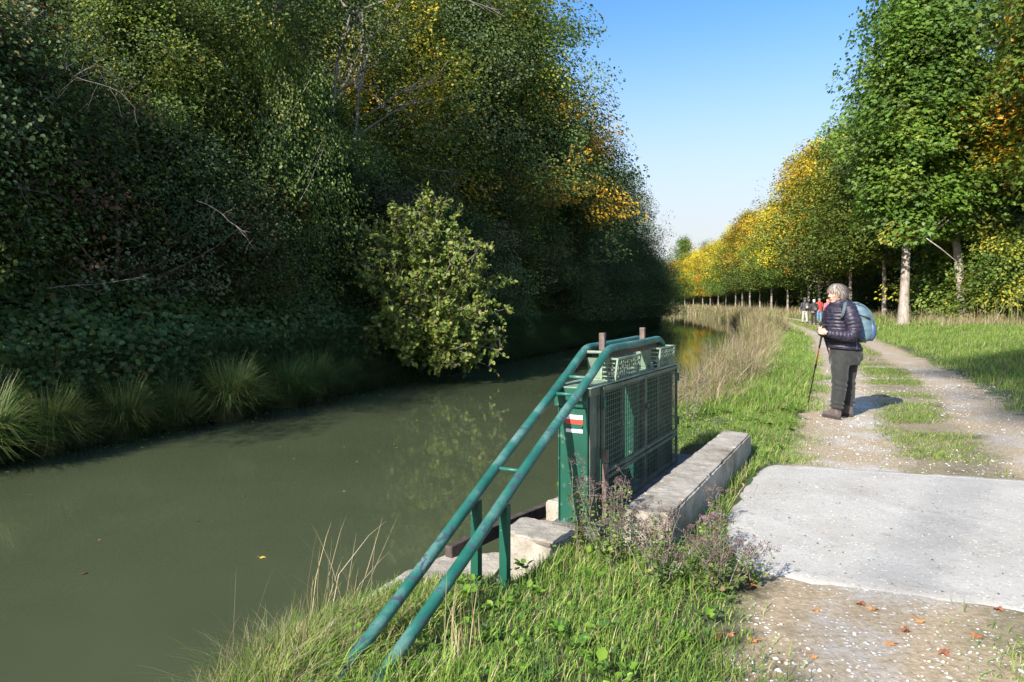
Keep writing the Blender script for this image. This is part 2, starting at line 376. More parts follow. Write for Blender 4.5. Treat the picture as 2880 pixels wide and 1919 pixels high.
# ------------------------------------------------------------------ ground
def ground_mat():
    m, nt, p, out = new_mat('ground_soil_gravel'); v = coord(nt)
    dr = N(nt, 'ShaderNodeAttribute', attribute_name='dr').outputs['Fac']
    nA = noise_n(nt, 1.3, 6, .65, v).outputs[0]; nB = noise_n(nt, 34, 5, .7, v).outputs[0]; nC = noise_n(nt, 3.3, 6, .65, v).outputs[0]
    wob = math_n(nt, 'ADD', dr, math_n(nt, 'MULTIPLY', math_n(nt, 'SUBTRACT', nC, .5), .9))
    vo = N(nt, 'ShaderNodeTexVoronoi'); vo.inputs['Scale'].default_value = 42; nt.links.new(v, vo.inputs['Vector'])
    vo2 = N(nt, 'ShaderNodeTexVoronoi'); vo2.inputs['Scale'].default_value = 15; nt.links.new(v, vo2.inputs['Vector'])
    soil = ramp(nt, nB, [(.3, (.035, .026, .015)), (.7, (.10, .075, .04))]).outputs[0]
    soilg = mix(nt, soil, (.055, .09, .02), smooth_n(nt, nC, .35, .6))
    grav = ramp(nt, nB, [(.25, (.20, .145, .085)), (.5, (.38, .29, .18)), (.75, (.52, .43, .31))]).outputs[0]
    grav = mix(nt, grav, (.19, .145, .08), smooth_n(nt, nA, .50, .68))
    # worn pale limestone tracks
    tr1 = math_n(nt, 'ABSOLUTE', math_n(nt, 'SUBTRACT', wob, 3.45)); tr2 = math_n(nt, 'ABSOLUTE', math_n(nt, 'SUBTRACT', wob, 5.0))
    tr = math_n(nt, 'MAXIMUM', smooth_n(nt, tr1, .5, .05), math_n(nt, 'MULTIPLY', smooth_n(nt, tr2, .4, .05), .6))
    white = ramp(nt, nB, [(.3, (.38, .35, .31)), (.7, (.66, .64, .61))]).outputs[0]
    grav = mix(nt, grav, white, math_n(nt, 'MULTIPLY', tr, smooth_n(nt, nA, .42, .66)))
    peb = math_n(nt, 'MULTIPLY', smooth_n(nt, vo.outputs['Distance'], .32, .2), smooth_n(nt, vo.outputs['Color'], .55, .6))
    grav = mix(nt, grav, (.72, .70, .67), peb)
    peb2 = math_n(nt, 'MULTIPLY', smooth_n(nt, vo2.outputs['Distance'], .22, .14), smooth_n(nt, vo2.outputs['Color'], .78, .8))
    grav = mix(nt, grav, (.75, .74, .72), peb2)
    inpath = math_n(nt, 'MULTIPLY', smooth_n(nt, wob, 2.65, 2.9), smooth_n(nt, wob, 5.75, 5.45))
    mid = math_n(nt, 'ABSOLUTE', math_n(nt, 'SUBTRACT', wob, 4.2))
    midg = math_n(nt, 'MULTIPLY', smooth_n(nt, mid, .6, .25), smooth_n(nt, nA, .30, .42))
    c = mix(nt, soilg, grav, math_n(nt, 'MULTIPLY', inpath, math_n(nt, 'SUBTRACT', 1, math_n(nt, 'MULTIPLY', midg, .4))))
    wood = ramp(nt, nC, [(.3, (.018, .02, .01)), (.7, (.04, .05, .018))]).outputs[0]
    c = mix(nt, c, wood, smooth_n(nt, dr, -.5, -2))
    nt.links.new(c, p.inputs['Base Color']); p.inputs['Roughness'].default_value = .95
    h = math_n(nt, 'ADD', nB, math_n(nt, 'MULTIPLY', peb, .5)); bump(nt, p, h, .6, .015)
    return m
def build_ground():
    ys = np.concatenate([np.arange(-60, 1, 3.), np.arange(1.2, 12, .1), np.arange(12, 40, .5), np.arange(40, 200, 3), np.geomspace(200, 3000, 30)])
    dr = np.concatenate([-np.geomspace(2500, 46, 14), np.arange(-45, -9.5, 1.2), np.arange(-9.4, 0, .25), np.arange(0, 4, .07), np.arange(4, 12, .15), np.arange(12.3, 40, 1.5), np.geomspace(42, 2500, 16)])
    Y, Dm = np.meshgrid(ys, dr, indexing='ij'); X = Rx(Y)+Dm; Z = ground_z(X, Y)
    nr, nc = X.shape; idx = np.arange(nr*nc).reshape(nr, nc)
    Fq = np.stack([idx[:-1, :-1], idx[:-1, 1:], idx[1:, 1:], idx[1:, :-1]], -1).reshape(-1, 4)
    me = np_mesh('ground', np.stack([X, Y, Z], -1).reshape(-1, 3), Fq, ground_mat(), smooth=True, extra={'dr': Dm.ravel()})
    tag(mesh_obj('ground', me), kind='structure')
build_ground()

def water_mat():
    m, nt, p, out = new_mat('murky_canal_water'); v = coord(nt)
    mp = N(nt, 'ShaderNodeMapping'); mp.inputs['Rotation'].default_value = (0, 0, math.radians(25)); mp.inputs['Scale'].default_value = (1.3, .55, 1); nt.links.new(v, mp.inputs[0])
    n = noise_n(nt, 5.0, 4, .5, mp.outputs[0]); n2 = noise_n(nt, .35, 4, .6, v)
    c = ramp(nt, n2.outputs[0], [(.3, (.060, .074, .038)), (.7, (.076, .091, .048))]).outputs[0]
    nt.links.new(c, p.inputs['Base Color']); p.inputs['Roughness'].default_value = .02; p.inputs['IOR'].default_value = 1.42
    p.inputs['Specular IOR Level'].default_value = .5
    bump(nt, p, n.outputs[0], .05, .03); return m
def build_water():
    ys = np.concatenate([np.arange(-60, 200, 2.), np.geomspace(200, 3000, 20)]); t = np.linspace(0, 1, 6)
    L = Lx(ys)-1.0; R = Rx(ys)+1.0
    X = L[:, None]*(1-t)+R[:, None]*t; Y = np.repeat(ys[:, None], 6, 1)
    idx = np.arange(X.size).reshape(X.shape)
    Fq = np.stack([idx[:-1, :-1], idx[:-1, 1:], idx[1:, 1:], idx[1:, :-1]], -1).reshape(-1, 4)
    tag(mesh_obj('canal_water', np_mesh('canal_water', np.stack([X, Y, np.full_like(X, WZ)], -1).reshape(-1, 3), Fq, water_mat())), kind='structure')
build_water()

# concrete crossing slab on the path
def build_slab():
    pts = [(1.22, 3.80), (1.26, 4.1), (1.34, 4.45), (1.5, 4.85), (1.70, 5.28), (1.95, 5.75), (2.12, 6.02), (2.30, 6.16), (2.65, 6.10), (3.05, 5.97), (3.6, 5.80), (4.07, 5.66), (4.9, 5.35),
           (4.55, 4.2), (4.2, 2.2), (3.6, 2.45), (3.0, 2.8), (2.3, 3.20), (1.9, 3.38), (1.5, 3.52), (1.3, 3.66)]
    P = []
    for i, p in enumerate(pts):
        q = pts[(i+1) % len(pts)]; n = max(1, int(math.dist(p, q)/.05))
        for k in range(n):
            t = k/n; x = p[0]*(1-t)+q[0]*t; y = p[1]*(1-t)+q[1]*t
            dx, dy = -(q[1]-p[1]), q[0]-p[0]; L = math.hypot(dx, dy); e = .012*float(vnoise(x, y, 6, 5))+.012*float(vnoise(x, y, 22, 6))
            P.append((x+dx/L*e, y+dy/L*e))
    cx, cy = sum(p[0] for p in P)/len(P), sum(p[1] for p in P)/len(P); mb = MB(); n = len(P); vs = []
    for k, (d, z) in enumerate(((0, -.02), (.03, .0), (.07, .007), (.12, .010))):   # worn edge dipping under the soil
        for i in range(n):
            a, b = P[i-1], P[(i+1) % n]; tx, ty = b[0]-a[0], b[1]-a[1]; L = math.hypot(tx, ty) or 1; nx, ny = -ty/L, tx/L
            if (cx-P[i][0])*nx+(cy-P[i][1])*ny < 0: nx, ny = -nx, -ny
            vs.append((P[i][0]+nx*d, P[i][1]+ny*d, z+(.004*float(vnoise(P[i][0], P[i][1], 9, 7)) if k else 0)))
    mb.add(vs, [(k*n+i, k*n+(i+1) % n, (k+1)*n+(i+1) % n, (k+1)*n+i) for k in range(3) for i in range(n)], True); mb.add(vs[3*n:], [tuple(range(n))])
    tag(mb.obj('path_slab', M['slab']), kind='structure')
    return P
SLAB = build_slab()
def in_poly(x, y, P):
    x = np.asarray(x); y = np.asarray(y); ins = np.zeros(x.shape, bool)
    for i in range(len(P)):
        x1, y1 = P[i]; x2, y2 = P[(i+1) % len(P)]
        if y1 == y2: continue
        ins ^= ((y1 > y) != (y2 > y)) & (x < (x2-x1)*(y-y1)/(y2-y1)+x1)
    return ins

# ------------------------------------------------------------------ sluice: gate frame with pipe rails and mesh cage
SR = -SA   # rotation so that local y runs along the canal, local x towards the path
O3 = (A0[0], A0[1], 0)
# masonry (local coordinates of the frame)
def masonry():
    R = thing('sluice_footing', 'worn grey concrete footing and ledges under the green sluice, rising from the water', 'footing', O3, SR)
    rough_block('foundation', [(-.27, -.22), (.31, -.22), (.31, 2.25), (-.27, 2.25)], -1.3, -.012, M['floor_wet'], R, .09, .008, .02, 1)
    rough_block('upstream_block', [(-.50, -.475), (-.08, -.565), (-.03, -.225), (-.275, -.14), (-.52, -.14)], -1.2, -.03, M['concrete'], R, .03, .010, .05, 2)
    rough_block('ledge', [(-1.0, -1.5), (-.25, -1.5), (-.25, -.575), (-.52, -.56), (-.60, -.14), (-.72, -.16), (-.82, -.27), (-.95, -.11), (-1.06, -.75)], -1.2, -.30, M['concrete_l'], R, .03, .010, .03, 3)
    rough_block('pier', [(-.40, -.02), (-.285, -.02), (-.285, .24), (-.38, .22)], -1.2, .06, M['concrete_l'], R, .025, .014, .05, 4)
    return R
masonry()
wall_t = thing('low_wall', 'thick low concrete wall beside the sluice, running along the canal', 'wall', O3, SR)
rough_block('wall', [(.315, -.49), (.605, -.50), (.575, 2.33), (.315, 2.40)], -.35, .225, M['concrete'], wall_t, .026, .010, .06, 8)
boom = thing('timber_boom', 'long dark timber lying from the concrete ledge across the water behind the green post', 'timber', O3, SR)
bo = MB()
rings = []
for i in range(15):
    y = -.42+i*.19; x = -.93+.045*i*.62-.03*math.sin(i*.22); rings.append(((x, y, -.27+.012*math.sin(i*.5)), (.028, 0, 0), (0, 0, .05)))
vs = []; 
for c, ax, az in rings:
    c = Vector(c); ax = Vector(ax); az = Vector(az); vs += [c-ax-az, c+ax-az, c+ax+az, c-ax+az]
n = len(rings); fs = [(i*4+k, i*4+(k+1) % 4, (i+1)*4+(k+1) % 4, (i+1)*4+k) for i in range(n-1) for k in range(4)]+[(3, 2, 1, 0), ((n-1)*4, (n-1)*4+1, (n-1)*4+2, (n-1)*4+3)]
bo.add(vs, fs); bo.obj('beam', M['wood_d'], boom, bevel=.006)

def sluice():
    R = thing('sluice_gate', 'green painted steel sluice gate with sloping pipe rails and a red and white trail mark', 'sluice', O3, SR)
    P, PA, DK = M['paint'], M['pale_paint'], M['dark_paint']
    # upright channel posts (web faces upstream)
    def post(y, x0=-.22, x1=-.03, mat=P, top=.80, bot=-.03, dep=.07, nm='post'):
        m = MB(); m.bounds(x0, x1, y, y+.008, bot, top)
        m.bounds(x0-.008, x0, y-.012, y+dep, bot, top); m.bounds(x1, x1+.008, y-.012, y+dep, bot, top)
        return m.obj(nm, mat, R, bevel=.0025)
    p = post(-.17)
    m = MB()
    for (px, pz) in ((-.065, .33), (-.065, .62), (-.185, .66)): m = MB(); m.ell((px, -.175, pz), (.009, .007, .009), None, 10, 6); m.obj('rivet', P, p)
    # painted trail mark, white over red and a second white bar
    for nm, z0, z1, mt in (('white_mark', .664, .692, 'white_paint'), ('red_mark', .632, .663, 'red_paint'), ('lower_white_mark', .577, .600, 'white_paint')):
        q = MB(); q.add([(-.177, -.1725, z0), (-.060, -.1725, z0), (-.058, -.1725, z1), (-.178, -.1725, z1)], [(0, 1, 2, 3)]); q.obj(nm, M[mt], p)
    for y in (.53, 1.43): post(y, -.24, -.045, P, .80)
    post(1.80, -.22, -.03, DK, .80, dep=.05)
    for y in (.24, 1.14): post(y, -.24, -.125, P, .80, dep=.04, nm='guide_rail')
    # wooden gates between the guides
    for (y0, y1) in ((-.07, .50), (.62, 1.13), (1.20, 1.40)):
        g = MB(); k = 0
        z = -1.0
        while z < (-.02 if y0 < 1 else .3): g.bounds(-.225, -.19, y0, y1, z, z+.15); z += .154
        g.obj('gate_board', M['wood_d'], R, bevel=.004)
    # head box on top of the posts
    h = MB(); h.bounds(-.245, .0, -.185, 1.88, .81, .868); h.obj('head_beam', DK, R, bevel=.004)
    h = MB(); h.bounds(-.262, .012, -.20, 1.89, .8685, .876); h.obj('top_plate', PA, R, bevel=.002)
    h = MB(); h.bounds(-.25, -.02, -.195, -.18, .745, .868); h.obj('end_plate', P, R, bevel=.003)
    # side plates that close the cage
    h = MB(); h.bounds(-.02, -.012, -.16, -.02, .0, .81); h.bounds(-.02, .0, -.035, -.012, 0, .81); h.obj('side_plate', DK, R, bevel=.002)
    # sloping pipe rails
    slope = math.atan2(1.1, 2.458)
    def rail(x, sag=0):
        pts = [(x, -2.55, -.165), (x, -2.18, 0)]
        for i in range(1, 9): t = i/9; pts.append((x+.004*math.sin(i), -2.18+2.37*t, 1.062*t))
        pts += [(x, .20, 1.067), (x, .24, 1.083), (x, .28, 1.094), (x, .33, 1.10), (x, .9, 1.103), (x, 1.42, 1.112), (x, 1.48, 1.109), (x, 1.53, 1.095), (x, 1.58, 1.067), (x, 1.72, .88)]
        m = MB(); m.tube(pts, .0285, 20); return m.obj('pipe_rail', M['pipe'], R)
    rail(-.045); rail(-.215)
    ru = MB()
    rz = lambda y: 1.1*(y+2.18)/2.458
    for y in (-1.03, -.30, -.10): r_ = MB(); r_.tube([(-.215, y, rz(y)), (-.045, y, rz(y))], .0105, 12); r_.obj('rung', M['pipe'], R)
    r_ = MB(); r_.tube([(-.215, .23, 1.075), (-.045, .23, 1.075)], .0115, 12); r_.obj('rung', PA, R)
    for x in (-.045, -.215):
        l = MB(); y = -1.262; t = rz(y)-.02
        l.bounds(x-.023, x+.021, y, y+.008, -.45, t); l.bounds(x+.013, x+.021, y+.008, y+.045, -.45, t)
        l.obj('leg', P, R, bevel=.002)
    # beam carrying the racks, stanchions, racks
    b = MB(); b.bounds(-.075, -.067, .33, 1.56, 1.035, 1.088); b.bounds(-.125, -.075, .33, 1.56, 1.035, 1.043); b.bounds(-.195, -.187, .33, 1.50, 1.035, 1.088); b.obj('rack_beam', M['rust'], R, bevel=.002)
    for y in (.30, 1.30):
        s = MB()
        for xx in (-.185, -.083):
            a = [(xx, y-.085, 1.035), (xx, y+.085, 1.035), (xx, y+.045, .89), (xx, y-.045, .89)]
            s.add([Vector(q)+Vector((dx, 0, 0)) for dx in (0, .008) for q in a], [(0, 1, 2, 3), (7, 6, 5, 4), (0, 4, 5, 1), (1, 5, 6, 2), (2, 6, 7, 3), (3, 7, 4, 0)])
        a = [(-.185, y-.085, 1.035), (-.075, y-.085, 1.035), (-.085, y-.045, .89), (-.175, y-.045, .89)]
        s.add([Vector(q)+Vector((0, dy, 0)) for dy in (0, .006) for q in a], [(0, 1, 2, 3), (7, 6, 5, 4), (0, 4, 5, 1), (1, 5, 6, 2), (2, 6, 7, 3), (3, 7, 4, 0)])
        s.bounds(-.205, -.06, y-.06, y+.06, .8765, .889)
        for dx in (-.19, -.075): s.ell((dx, y-.04, .895), (.009, .009, .008), None, 8, 6); s.ell((dx+.0, y-.052, .93), (.007, .006, .007), None, 8, 6)
        s.obj('stanchion', PA, R, bevel=.0015)
    for y in (.372, 1.307):
        s = MB(); s.bounds(-.150, -.108, y-.02, y+.02, .3, 1.205 if y < 1 else 1.215); s.obj('gate_stem', M['wood'], R, bevel=.004)
    # slotted covers over the gearing
    for (y0, y1, z1) in ((.235, .74, 1.032), (1.27, 1.71, 1.045)):
        c = MB(); zb = .878; x0, x1 = -.085, .014; lean = .02
        def fr(p0, p1): c.bar(p0, p1, .013, .013)
        A, B_, C_, D_ = (x1, y0, zb), (x1, y1, zb), (x1+lean, y1, z1), (x1+lean, y0, z1)
        E, G = (x0, y0, z1), (x0, y1, z1); H_, I_ = (x0, y0, zb), (x0, y1, zb)
        for s_, t_ in ((A, B_), (B_, C_), (C_, D_), (D_, A), (D_, E), (C_, G), (E, G), (E, H_), (G, I_), (A, H_), (B_, I_)): fr(s_, t_)
        cv = c.obj('gear_cover', PA, R, bevel=.001)
        s = MB()
        nb = 11
        for i in range(1, nb):
            y = y0+(y1-y0)*i/nb; s.bar((x1-.001, y, zb), (x1+lean-.001, y, z1), .009, .003, (1, 0, 0))
        for i in range(1, 4):
            t = i/4; s.bar((x1-.004+lean*t, y0, zb+(z1-zb)*t), (x1-.004+lean*t, y1, zb+(z1-zb)*t), .003, .007)
        for i in range(1, 5):
            z = zb+(z1-zb)*i/5; s.bar((x1, y0, z), (x0, y0, z+.0), .003, .009); s.bar((x1, y1, z), (x0, y1, z), .003, .009)
        for i in range(1, 7):
            y = y0+(y1-y0)*i/7; s.bar((x1+lean, y, z1), (x0, y, z1), .02, .003)
        s.obj('slats', PA, cv)
        g = MB(); gy = y0+.16
        for k, rr in ((0, .052), (.03, .03), (.06, .05)): g.tube([(x0+.02+k*.3, gy, .93), (x0+.035+k*.3, gy, .93)], rr, 16)
        g.bounds(x0+.01, x0+.05, gy+.12, gy+.17, .878, .99); g.obj('gear', M['steel'], R)
    # mesh doors and lower panels in the x = 0 plane
    def panel(y0, y1, z0, z1, nm, cell=.042, hinge=None):
        f = MB(); t = .016
        f.bounds(.0, .022, y0, y1, z1-.026, z1); f.bounds(.0, .022, y0, y1, z0, z0+.024)
        f.bounds(.0, .022, y0, y0+t, z0+.024, z1-.026); f.bounds(.0, .022, y1-t, y1, z0+.024, z1-.026)
        fo = f.obj(nm, DK, R, bevel=.002)
        g = MB(); y = y0+cell/2+t*.5
        while y < y1-t: g.bounds(.0075, .0120, y-.0028, y+.0028, z0+.01, z1-.01); y += cell
        z = z0+.03
        while z < z1-.02: g.bounds(.0121, .0151, y0+.005, y1-.005, z-.0016, z+.0016); z += cell*.9
        g.obj('wire_mesh', DK, fo)
        return fo
    for (y0, y1) in ((0.0, .917), (.930, 1.85)):
        d = panel(y0, y1, .277, .862, 'mesh_door')
        for z in (.37, .76):
            yy = y0-.004 if y0 < .5 else y1+.004
            h = MB(); h.tube([(.026, yy, z-.035), (.026, yy, z+.035)], .010, 10); h.obj('hinge', P, d)
        panel(y0, y1, .015, .262, 'lower_panel')
    l = MB(); l.box((.03, .924, .62), (.02, .045, .035)); l.tube([(.04, .91, .61), (.046, .924, .58), (.04, .938, .61)], .004, 8); l.obj('latch', M['rust'], R, bevel=.003)
    # far end frame of the cage
    e = MB(); e.bounds(.0, .012, 1.853, 1.865, 0, .865); e.bounds(-.22, 0, 1.853, 1.861, .40, .412); e.bounds(-.22, 0, 1.853, 1.861, .0, .02); e.obj('end_frame', DK, R)
    # pale plank standing at the near corner
    q = MB(); q.bounds(.02, .05, -.03, .012, -.02, .36); q.bounds(.025, .055, -.028, .01, .365, .45); q.obj('timber_batten', M['wood'], R, bevel=.003)
    return R
sluice()
# ------------------------------------------------------------------ foliage
def unit(v): return v/np.maximum(np.linalg.norm(v, axis=-1, keepdims=True), 1e-9)
LEAF6 = (np.array([0, .5, 1.0, .62, .30, .62, .30]), None)
def leaves(C, D, Nn, size, kind='leaf'):
    """C base points, D tip direction, Nn approximate normal, size (n,) -> V, F (quads)"""
    n = len(C); D = unit(D); S = unit(np.cross(D, Nn)); U = unit(np.cross(S, D)); s = size[:, None]
    if kind == 'leaf':      # folded pointed leaf, 6 verts, 2 quads
        P = [(0, 0, 0), (0, 1, -.10), (-.36, .30, .10), (-.30, .70, .04), (.36, .30, .10), (.30, .70, .04)]
        q = np.array([[0, 2, 3, 1], [0, 1, 5, 4]])
    elif kind == 'diamond':
        P = [(0, 0, 0), (-.40, .45, .06), (0, 1, -.06), (.40, .45, .06)]; q = np.array([[0, 1, 2, 3]])
    elif kind == 'lobed':   # broad maple-like outline, 8 verts, 3 quads
        P = [(0, 0, 0), (-.5, .22, .05), (-.30, .50, .0), (0, 1, -.1), (.30, .50, .0), (.5, .22, .05), (-.55, .68, -.05), (.55, .68, -.05)]
        q = np.array([[0, 2, 3, 4], [0, 1, 6, 2], [0, 4, 7, 5]])
    V = np.stack([C+S*s*a+D*s*b+U*s*c for a, b, c in P], 1)
    k = len(P); Fq = (np.arange(n)[:, None, None]*k+q[None]).reshape(-1, 4)
    return V.reshape(-1, 3), Fq, k
def palette_pick(pal, n, r):
    """pal: [(weight, (r,g,b))]"""
    wts = np.array([p[0] for p in pal], float); wts /= wts.sum()
    c = np.array([p[1] for p in pal]); return c[r.choice(len(pal), n, p=wts)]
DKG = [(3, (.062, .098, .030)), (3, (.085, .125, .036)), (2, (.115, .155, .040)), (1, (.055, .085, .038)), (.7, (.17, .19, .05))]
MIDG = [(3, (.095, .155, .028)), (3, (.13, .195, .035)), (1.5, (.19, .23, .04)), (1, (.07, .11, .03)), (.3, (.34, .29, .04))]
BRG = [(3, (.10, .17, .024)), (2, (.15, .235, .032)), (1, (.20, .26, .035)), (1, (.065, .12, .025))]
YEL = [(3, (.62, .44, .03)), (2, (.70, .46, .04)), (1.5, (.40, .37, .04)), (1.2, (.26, .31, .035)), (.25, (.62, .32, .03))]
YG = [(3, (.26, .29, .035)), (2, (.15, .21, .03)), (2, (.42, .36, .04)), (1, (.09, .15, .025))]
ORG = [(3, (.58, .30, .025)), (2, (.66, .38, .03)), (1, (.34, .23, .025)), (.6, (.16, .17, .025))]
HAZ = [(3, (.19, .24, .05)), (3, (.13, .20, .04)), (1.5, (.28, .29, .07)), (.4, (.36, .26, .09))]
TINT = [(2, (.50, .26, .10)), (2, (.55, .40, .06)), (1, (.16, .22, .04))]
GREY = [(3, (.11, .14, .07)), (2, (.15, .18, .09)), (1, (.20, .19, .11))]
BRN = [(2, (.13, .065, .03)), (2, (.08, .08, .03)), (1, (.20, .10, .04))]

def tubes_np(segs, k=5):
    """segs: list of (points (m,3), radii) -> MB"""
    mb = MB()
    for pts, rad in segs: mb.tube([tuple(p) for p in pts], list(rad), k, cap=False)
    return mb
def curve(p0, p1, sag, r, n=5, wob=.06):
    t = np.linspace(0, 1, n)[:, None]; p = p0*(1-t)+p1*t; L = np.linalg.norm(p1-p0)
    p = p+np.array([0, 0, 1.])*(sag*L*4*t*(1-t)); j = r.normal(0, wob*L/ n, (n, 3)); j[0] = 0; j[-1] = 0
    return p+j
def make_tree(seed, H, base, R, n_cl, per, leaf, pals, trunk_r=.17, kind='leaf', shape='oval', clr=.5, droop=.3, zones=None, lean=(0, 0), limbs=22, lobes=.28, flat=.32):
    """returns (crown mesh, trunk mesh).  pals: list of (weight, palette); each clump picks one"""
    r = np.random.default_rng(seed)
    ph = r.uniform(0, 6.28, 6)
    t = r.beta(1.1, 1.15, n_cl); az = r.uniform(0, 2*math.pi, n_cl)
    if shape == 'oval': prof = np.sin(math.pi*np.clip(t*.93+.05, 0, 1)**.78)**.62
    elif shape == 'column': prof = np.clip(np.sin(math.pi*np.clip(t*.9+.1, 0, 1))**.4, .2, 1)
    elif shape == 'dome': prof = np.sqrt(np.clip(1-(t*.96)**2.2, 0, 1))*(.75+.25*np.minimum(1, t*5))
    elif shape == 'spread': prof = .35+.65*np.sin(math.pi*np.clip(t, 0, 1)**1.3)**.7
    lob = 1+lobes*np.sin(3*az+ph[0]+4*t)*.6+lobes*np.sin(5*az+ph[1]-7*t)*.5+lobes*np.sin(2*az+ph[2]+11*t)*.5
    rad = R*prof*lob*np.sqrt(r.uniform(.12, 1, n_cl))
    z = base+(H-base)*t*(1+.05*np.sin(4*az+ph[3]))
    c = np.stack([np.cos(az)*rad+lean[0]*(z/H), np.sin(az)*rad+lean[1]*(z/H), z], -1)
    # clumps
    cs = clr*r.uniform(.6, 1.35, n_cl)
    out = unit(np.stack([np.cos(az), np.sin(az), np.full(n_cl, .15)], -1))
    cnt = np.maximum(3, (per*(cs/clr)**2*r.uniform(.5, 1.4, n_cl)).astype(int)); ci = np.repeat(np.arange(n_cl), cnt); n = len(ci)
    off = r.normal(0, 1, (n, 3)); off = off/np.maximum(1, np.linalg.norm(off, axis=1, keepdims=True)/1.3)
    ax = out[ci]; al = (off*ax).sum(1, keepdims=True); off = off+ax*al*.35; 
    tanx = np.stack([-np.sin(az), np.cos(az), np.zeros(n_cl)], -1)[ci]; off = off*[1, 1, flat*2]-tanx*(off*tanx).sum(1, keepdims=True)*.22
    off[:, 2] -= droop*.35*(off[:, :2]**2).sum(1)
    C = c[ci]+off*cs[ci][:, None]
    D = ax*.8+r.normal(0, .42, (n, 3))+np.array([0, 0, -droop])
    Nn = np.array([0, 0, .75])+ax*.9+r.normal(0, .28, (n, 3))+r.normal(0, .35, (n_cl, 3))[ci]
    sz = leaf*r.uniform(.6, 1.25, n)
    wts = np.array([p[0] for p in pals], float); wts /= wts.sum(); pi = r.choice(len(pals), n_cl, p=wts)
    if zones: pi = zones(c, t, az, pi, r)
    col = np.zeros((n, 3))
    for k, (_, pal) in enumerate(pals):
        mk = pi[ci] == k; base_c = palette_pick(pal, n_cl, r); col[mk] = base_c[ci][mk]*.8+palette_pick(pal, mk.sum(), r)*.2
    col *= (r.uniform(.78, 1.22, n_cl)[ci]*r.uniform(.9, 1.1, n))[:, None]
    V, Fq, k = leaves(C, D, Nn, sz, kind)
    crown = np_mesh('crown', V, Fq, M['leaf'], np.repeat(col, k, 0))
    # trunk, limbs and twigs
    top = H*.86; m = 9; zz = np.linspace(-.3, top, m)
    tp = np.stack([lean[0]*zz/H+np.cumsum(r.normal(0, .03*H/12, m)), lean[1]*zz/H+np.cumsum(r.normal(0, .03*H/12, m)), zz], -1)
    tp[:3, :2] = tp[0:1, :2]*0+np.stack([lean[0]*zz[:3]/H, lean[1]*zz[:3]/H], -1)
    tr = trunk_r*(1-.86*np.linspace(0, 1, m)**1.0); tr[0] *= 1.35
    segs = [(tp, tr)]
    order = r.permutation(n_cl)[:limbs+(8 if H < 6 else 30)]
    for q, i in enumerate(order):
        zt = max(base*.9, c[i, 2]-np.hypot(*c[i, :2])*r.uniform(.35, .8)); zt = min(zt, top*.95)
        p0 = np.array([np.interp(zt, zz, tp[:, 0]), np.interp(zt, zz, tp[:, 1]), zt])
        rr = np.interp(zt, zz, tr)*(.5 if q < limbs else .14)
        segs.append((curve(p0, c[i], -.07, r), np.linspace(max(rr, .012), .006, 5)))
    trunk = tubes_np(segs, 7)
    return crown, trunk
PROTO = {}
def proto(key, bark='bark_d', **k):
    cr, tk = make_tree(**k); PROTO[key] = (cr, tk.mesh('trunk', M[bark]))
def plant(key, name, label, cat, x, y, sc=1.0, rz=0.0, group=None, dz=0, sz=None):
    z = float(ground_z(x, y))-.05+dz
    o = thing(name, label, cat, (x, y, z), rz, group, (sc, sc, sc*(sz or 1)))
    mesh_obj('crown', PROTO[key][0], o); mesh_obj('trunk', PROTO[key][1], o); return o
def at(u, Y): return (u-512)/F*Y

# --- kinds
proto('avn', 'bark', seed=21, H=15.5, base=4.0, R=1.9, n_cl=380, per=105, leaf=.165, pals=[(6, BRG), (1.2, MIDG), (.5, TINT)], trunk_r=.21, kind='lobed', clr=.70, droop=.6, limbs=30, lean=(1.6, 0), shape='column', lobes=.42,
      zones=lambda c, t, az, pi, r: np.where((vnoise(c[:, 0]+c[:, 2]*.4, c[:, 1]+c[:, 2]*.5, .45, 3) > .30) & (t > .5), 2, np.where(pi == 2, 1, pi)))
proto('av_g', 'bark', seed=22, H=14.5, base=3.9, R=2.8, lobes=.45, n_cl=420, per=62, leaf=.20, pals=[(3, MIDG), (2, BRG), (1, YG)], trunk_r=.15, kind='leaf', clr=.75)
proto('av_yg', 'bark', seed=23, H=14.5, base=3.7, R=3.3, lobes=.45, n_cl=420, per=62, leaf=.20, pals=[(3, YG), (2, YEL), (1.3, MIDG)], trunk_r=.15, clr=.75,
      zones=lambda c, t, az, pi, r: np.where(t+r.normal(0, .15, len(t)) < .33, 2, np.where(t+r.normal(0, .2, len(t)) > .66, 1, 0)))
proto('av_y', 'bark', seed=24, H=14.8, base=3.7, R=3.3, lobes=.45, n_cl=420, per=62, leaf=.20, pals=[(3, YEL), (1.5, YG), (.8, MIDG)], trunk_r=.15, clr=.75,
      zones=lambda c, t, az, pi, r: np.where(t+r.normal(0, .12, len(t)) < .22, 2, np.where(pi == 2, 0, pi)))
proto('av_o', 'bark', seed=25, H=14.0, base=3.7, R=3.3, n_cl=400, per=62, leaf=.20, pals=[(3, ORG), (2, YEL), (1, YG)], trunk_r=.15, clr=.75)
proto('w1', 'bark_d', seed=31, H=14, base=1.2, R=4.2, n_cl=560, per=95, leaf=.135, pals=[(4, DKG), (1, MIDG)], trunk_r=.2, clr=.80, droop=.6, lobes=.5)
proto('w2', 'bark_d', seed=32, H=14, base=1.2, R=3.6, n_cl=560, per=95, leaf=.135, pals=[(2, MIDG), (2, YG), (2, DKG)], trunk_r=.2, clr=.76, droop=.6, lobes=.5,
      zones=lambda c, t, az, pi, r: np.where(t < .45, np.where(pi == 1, 2, pi), pi))
proto('w3', 'bark_d', seed=33, H=13, base=1.5, R=3.6, n_cl=520, per=90, leaf=.13, pals=[(3, YG), (1.5, MIDG), (.8, YEL)], trunk_r=.16, clr=.7, droop=.3, lobes=.5)
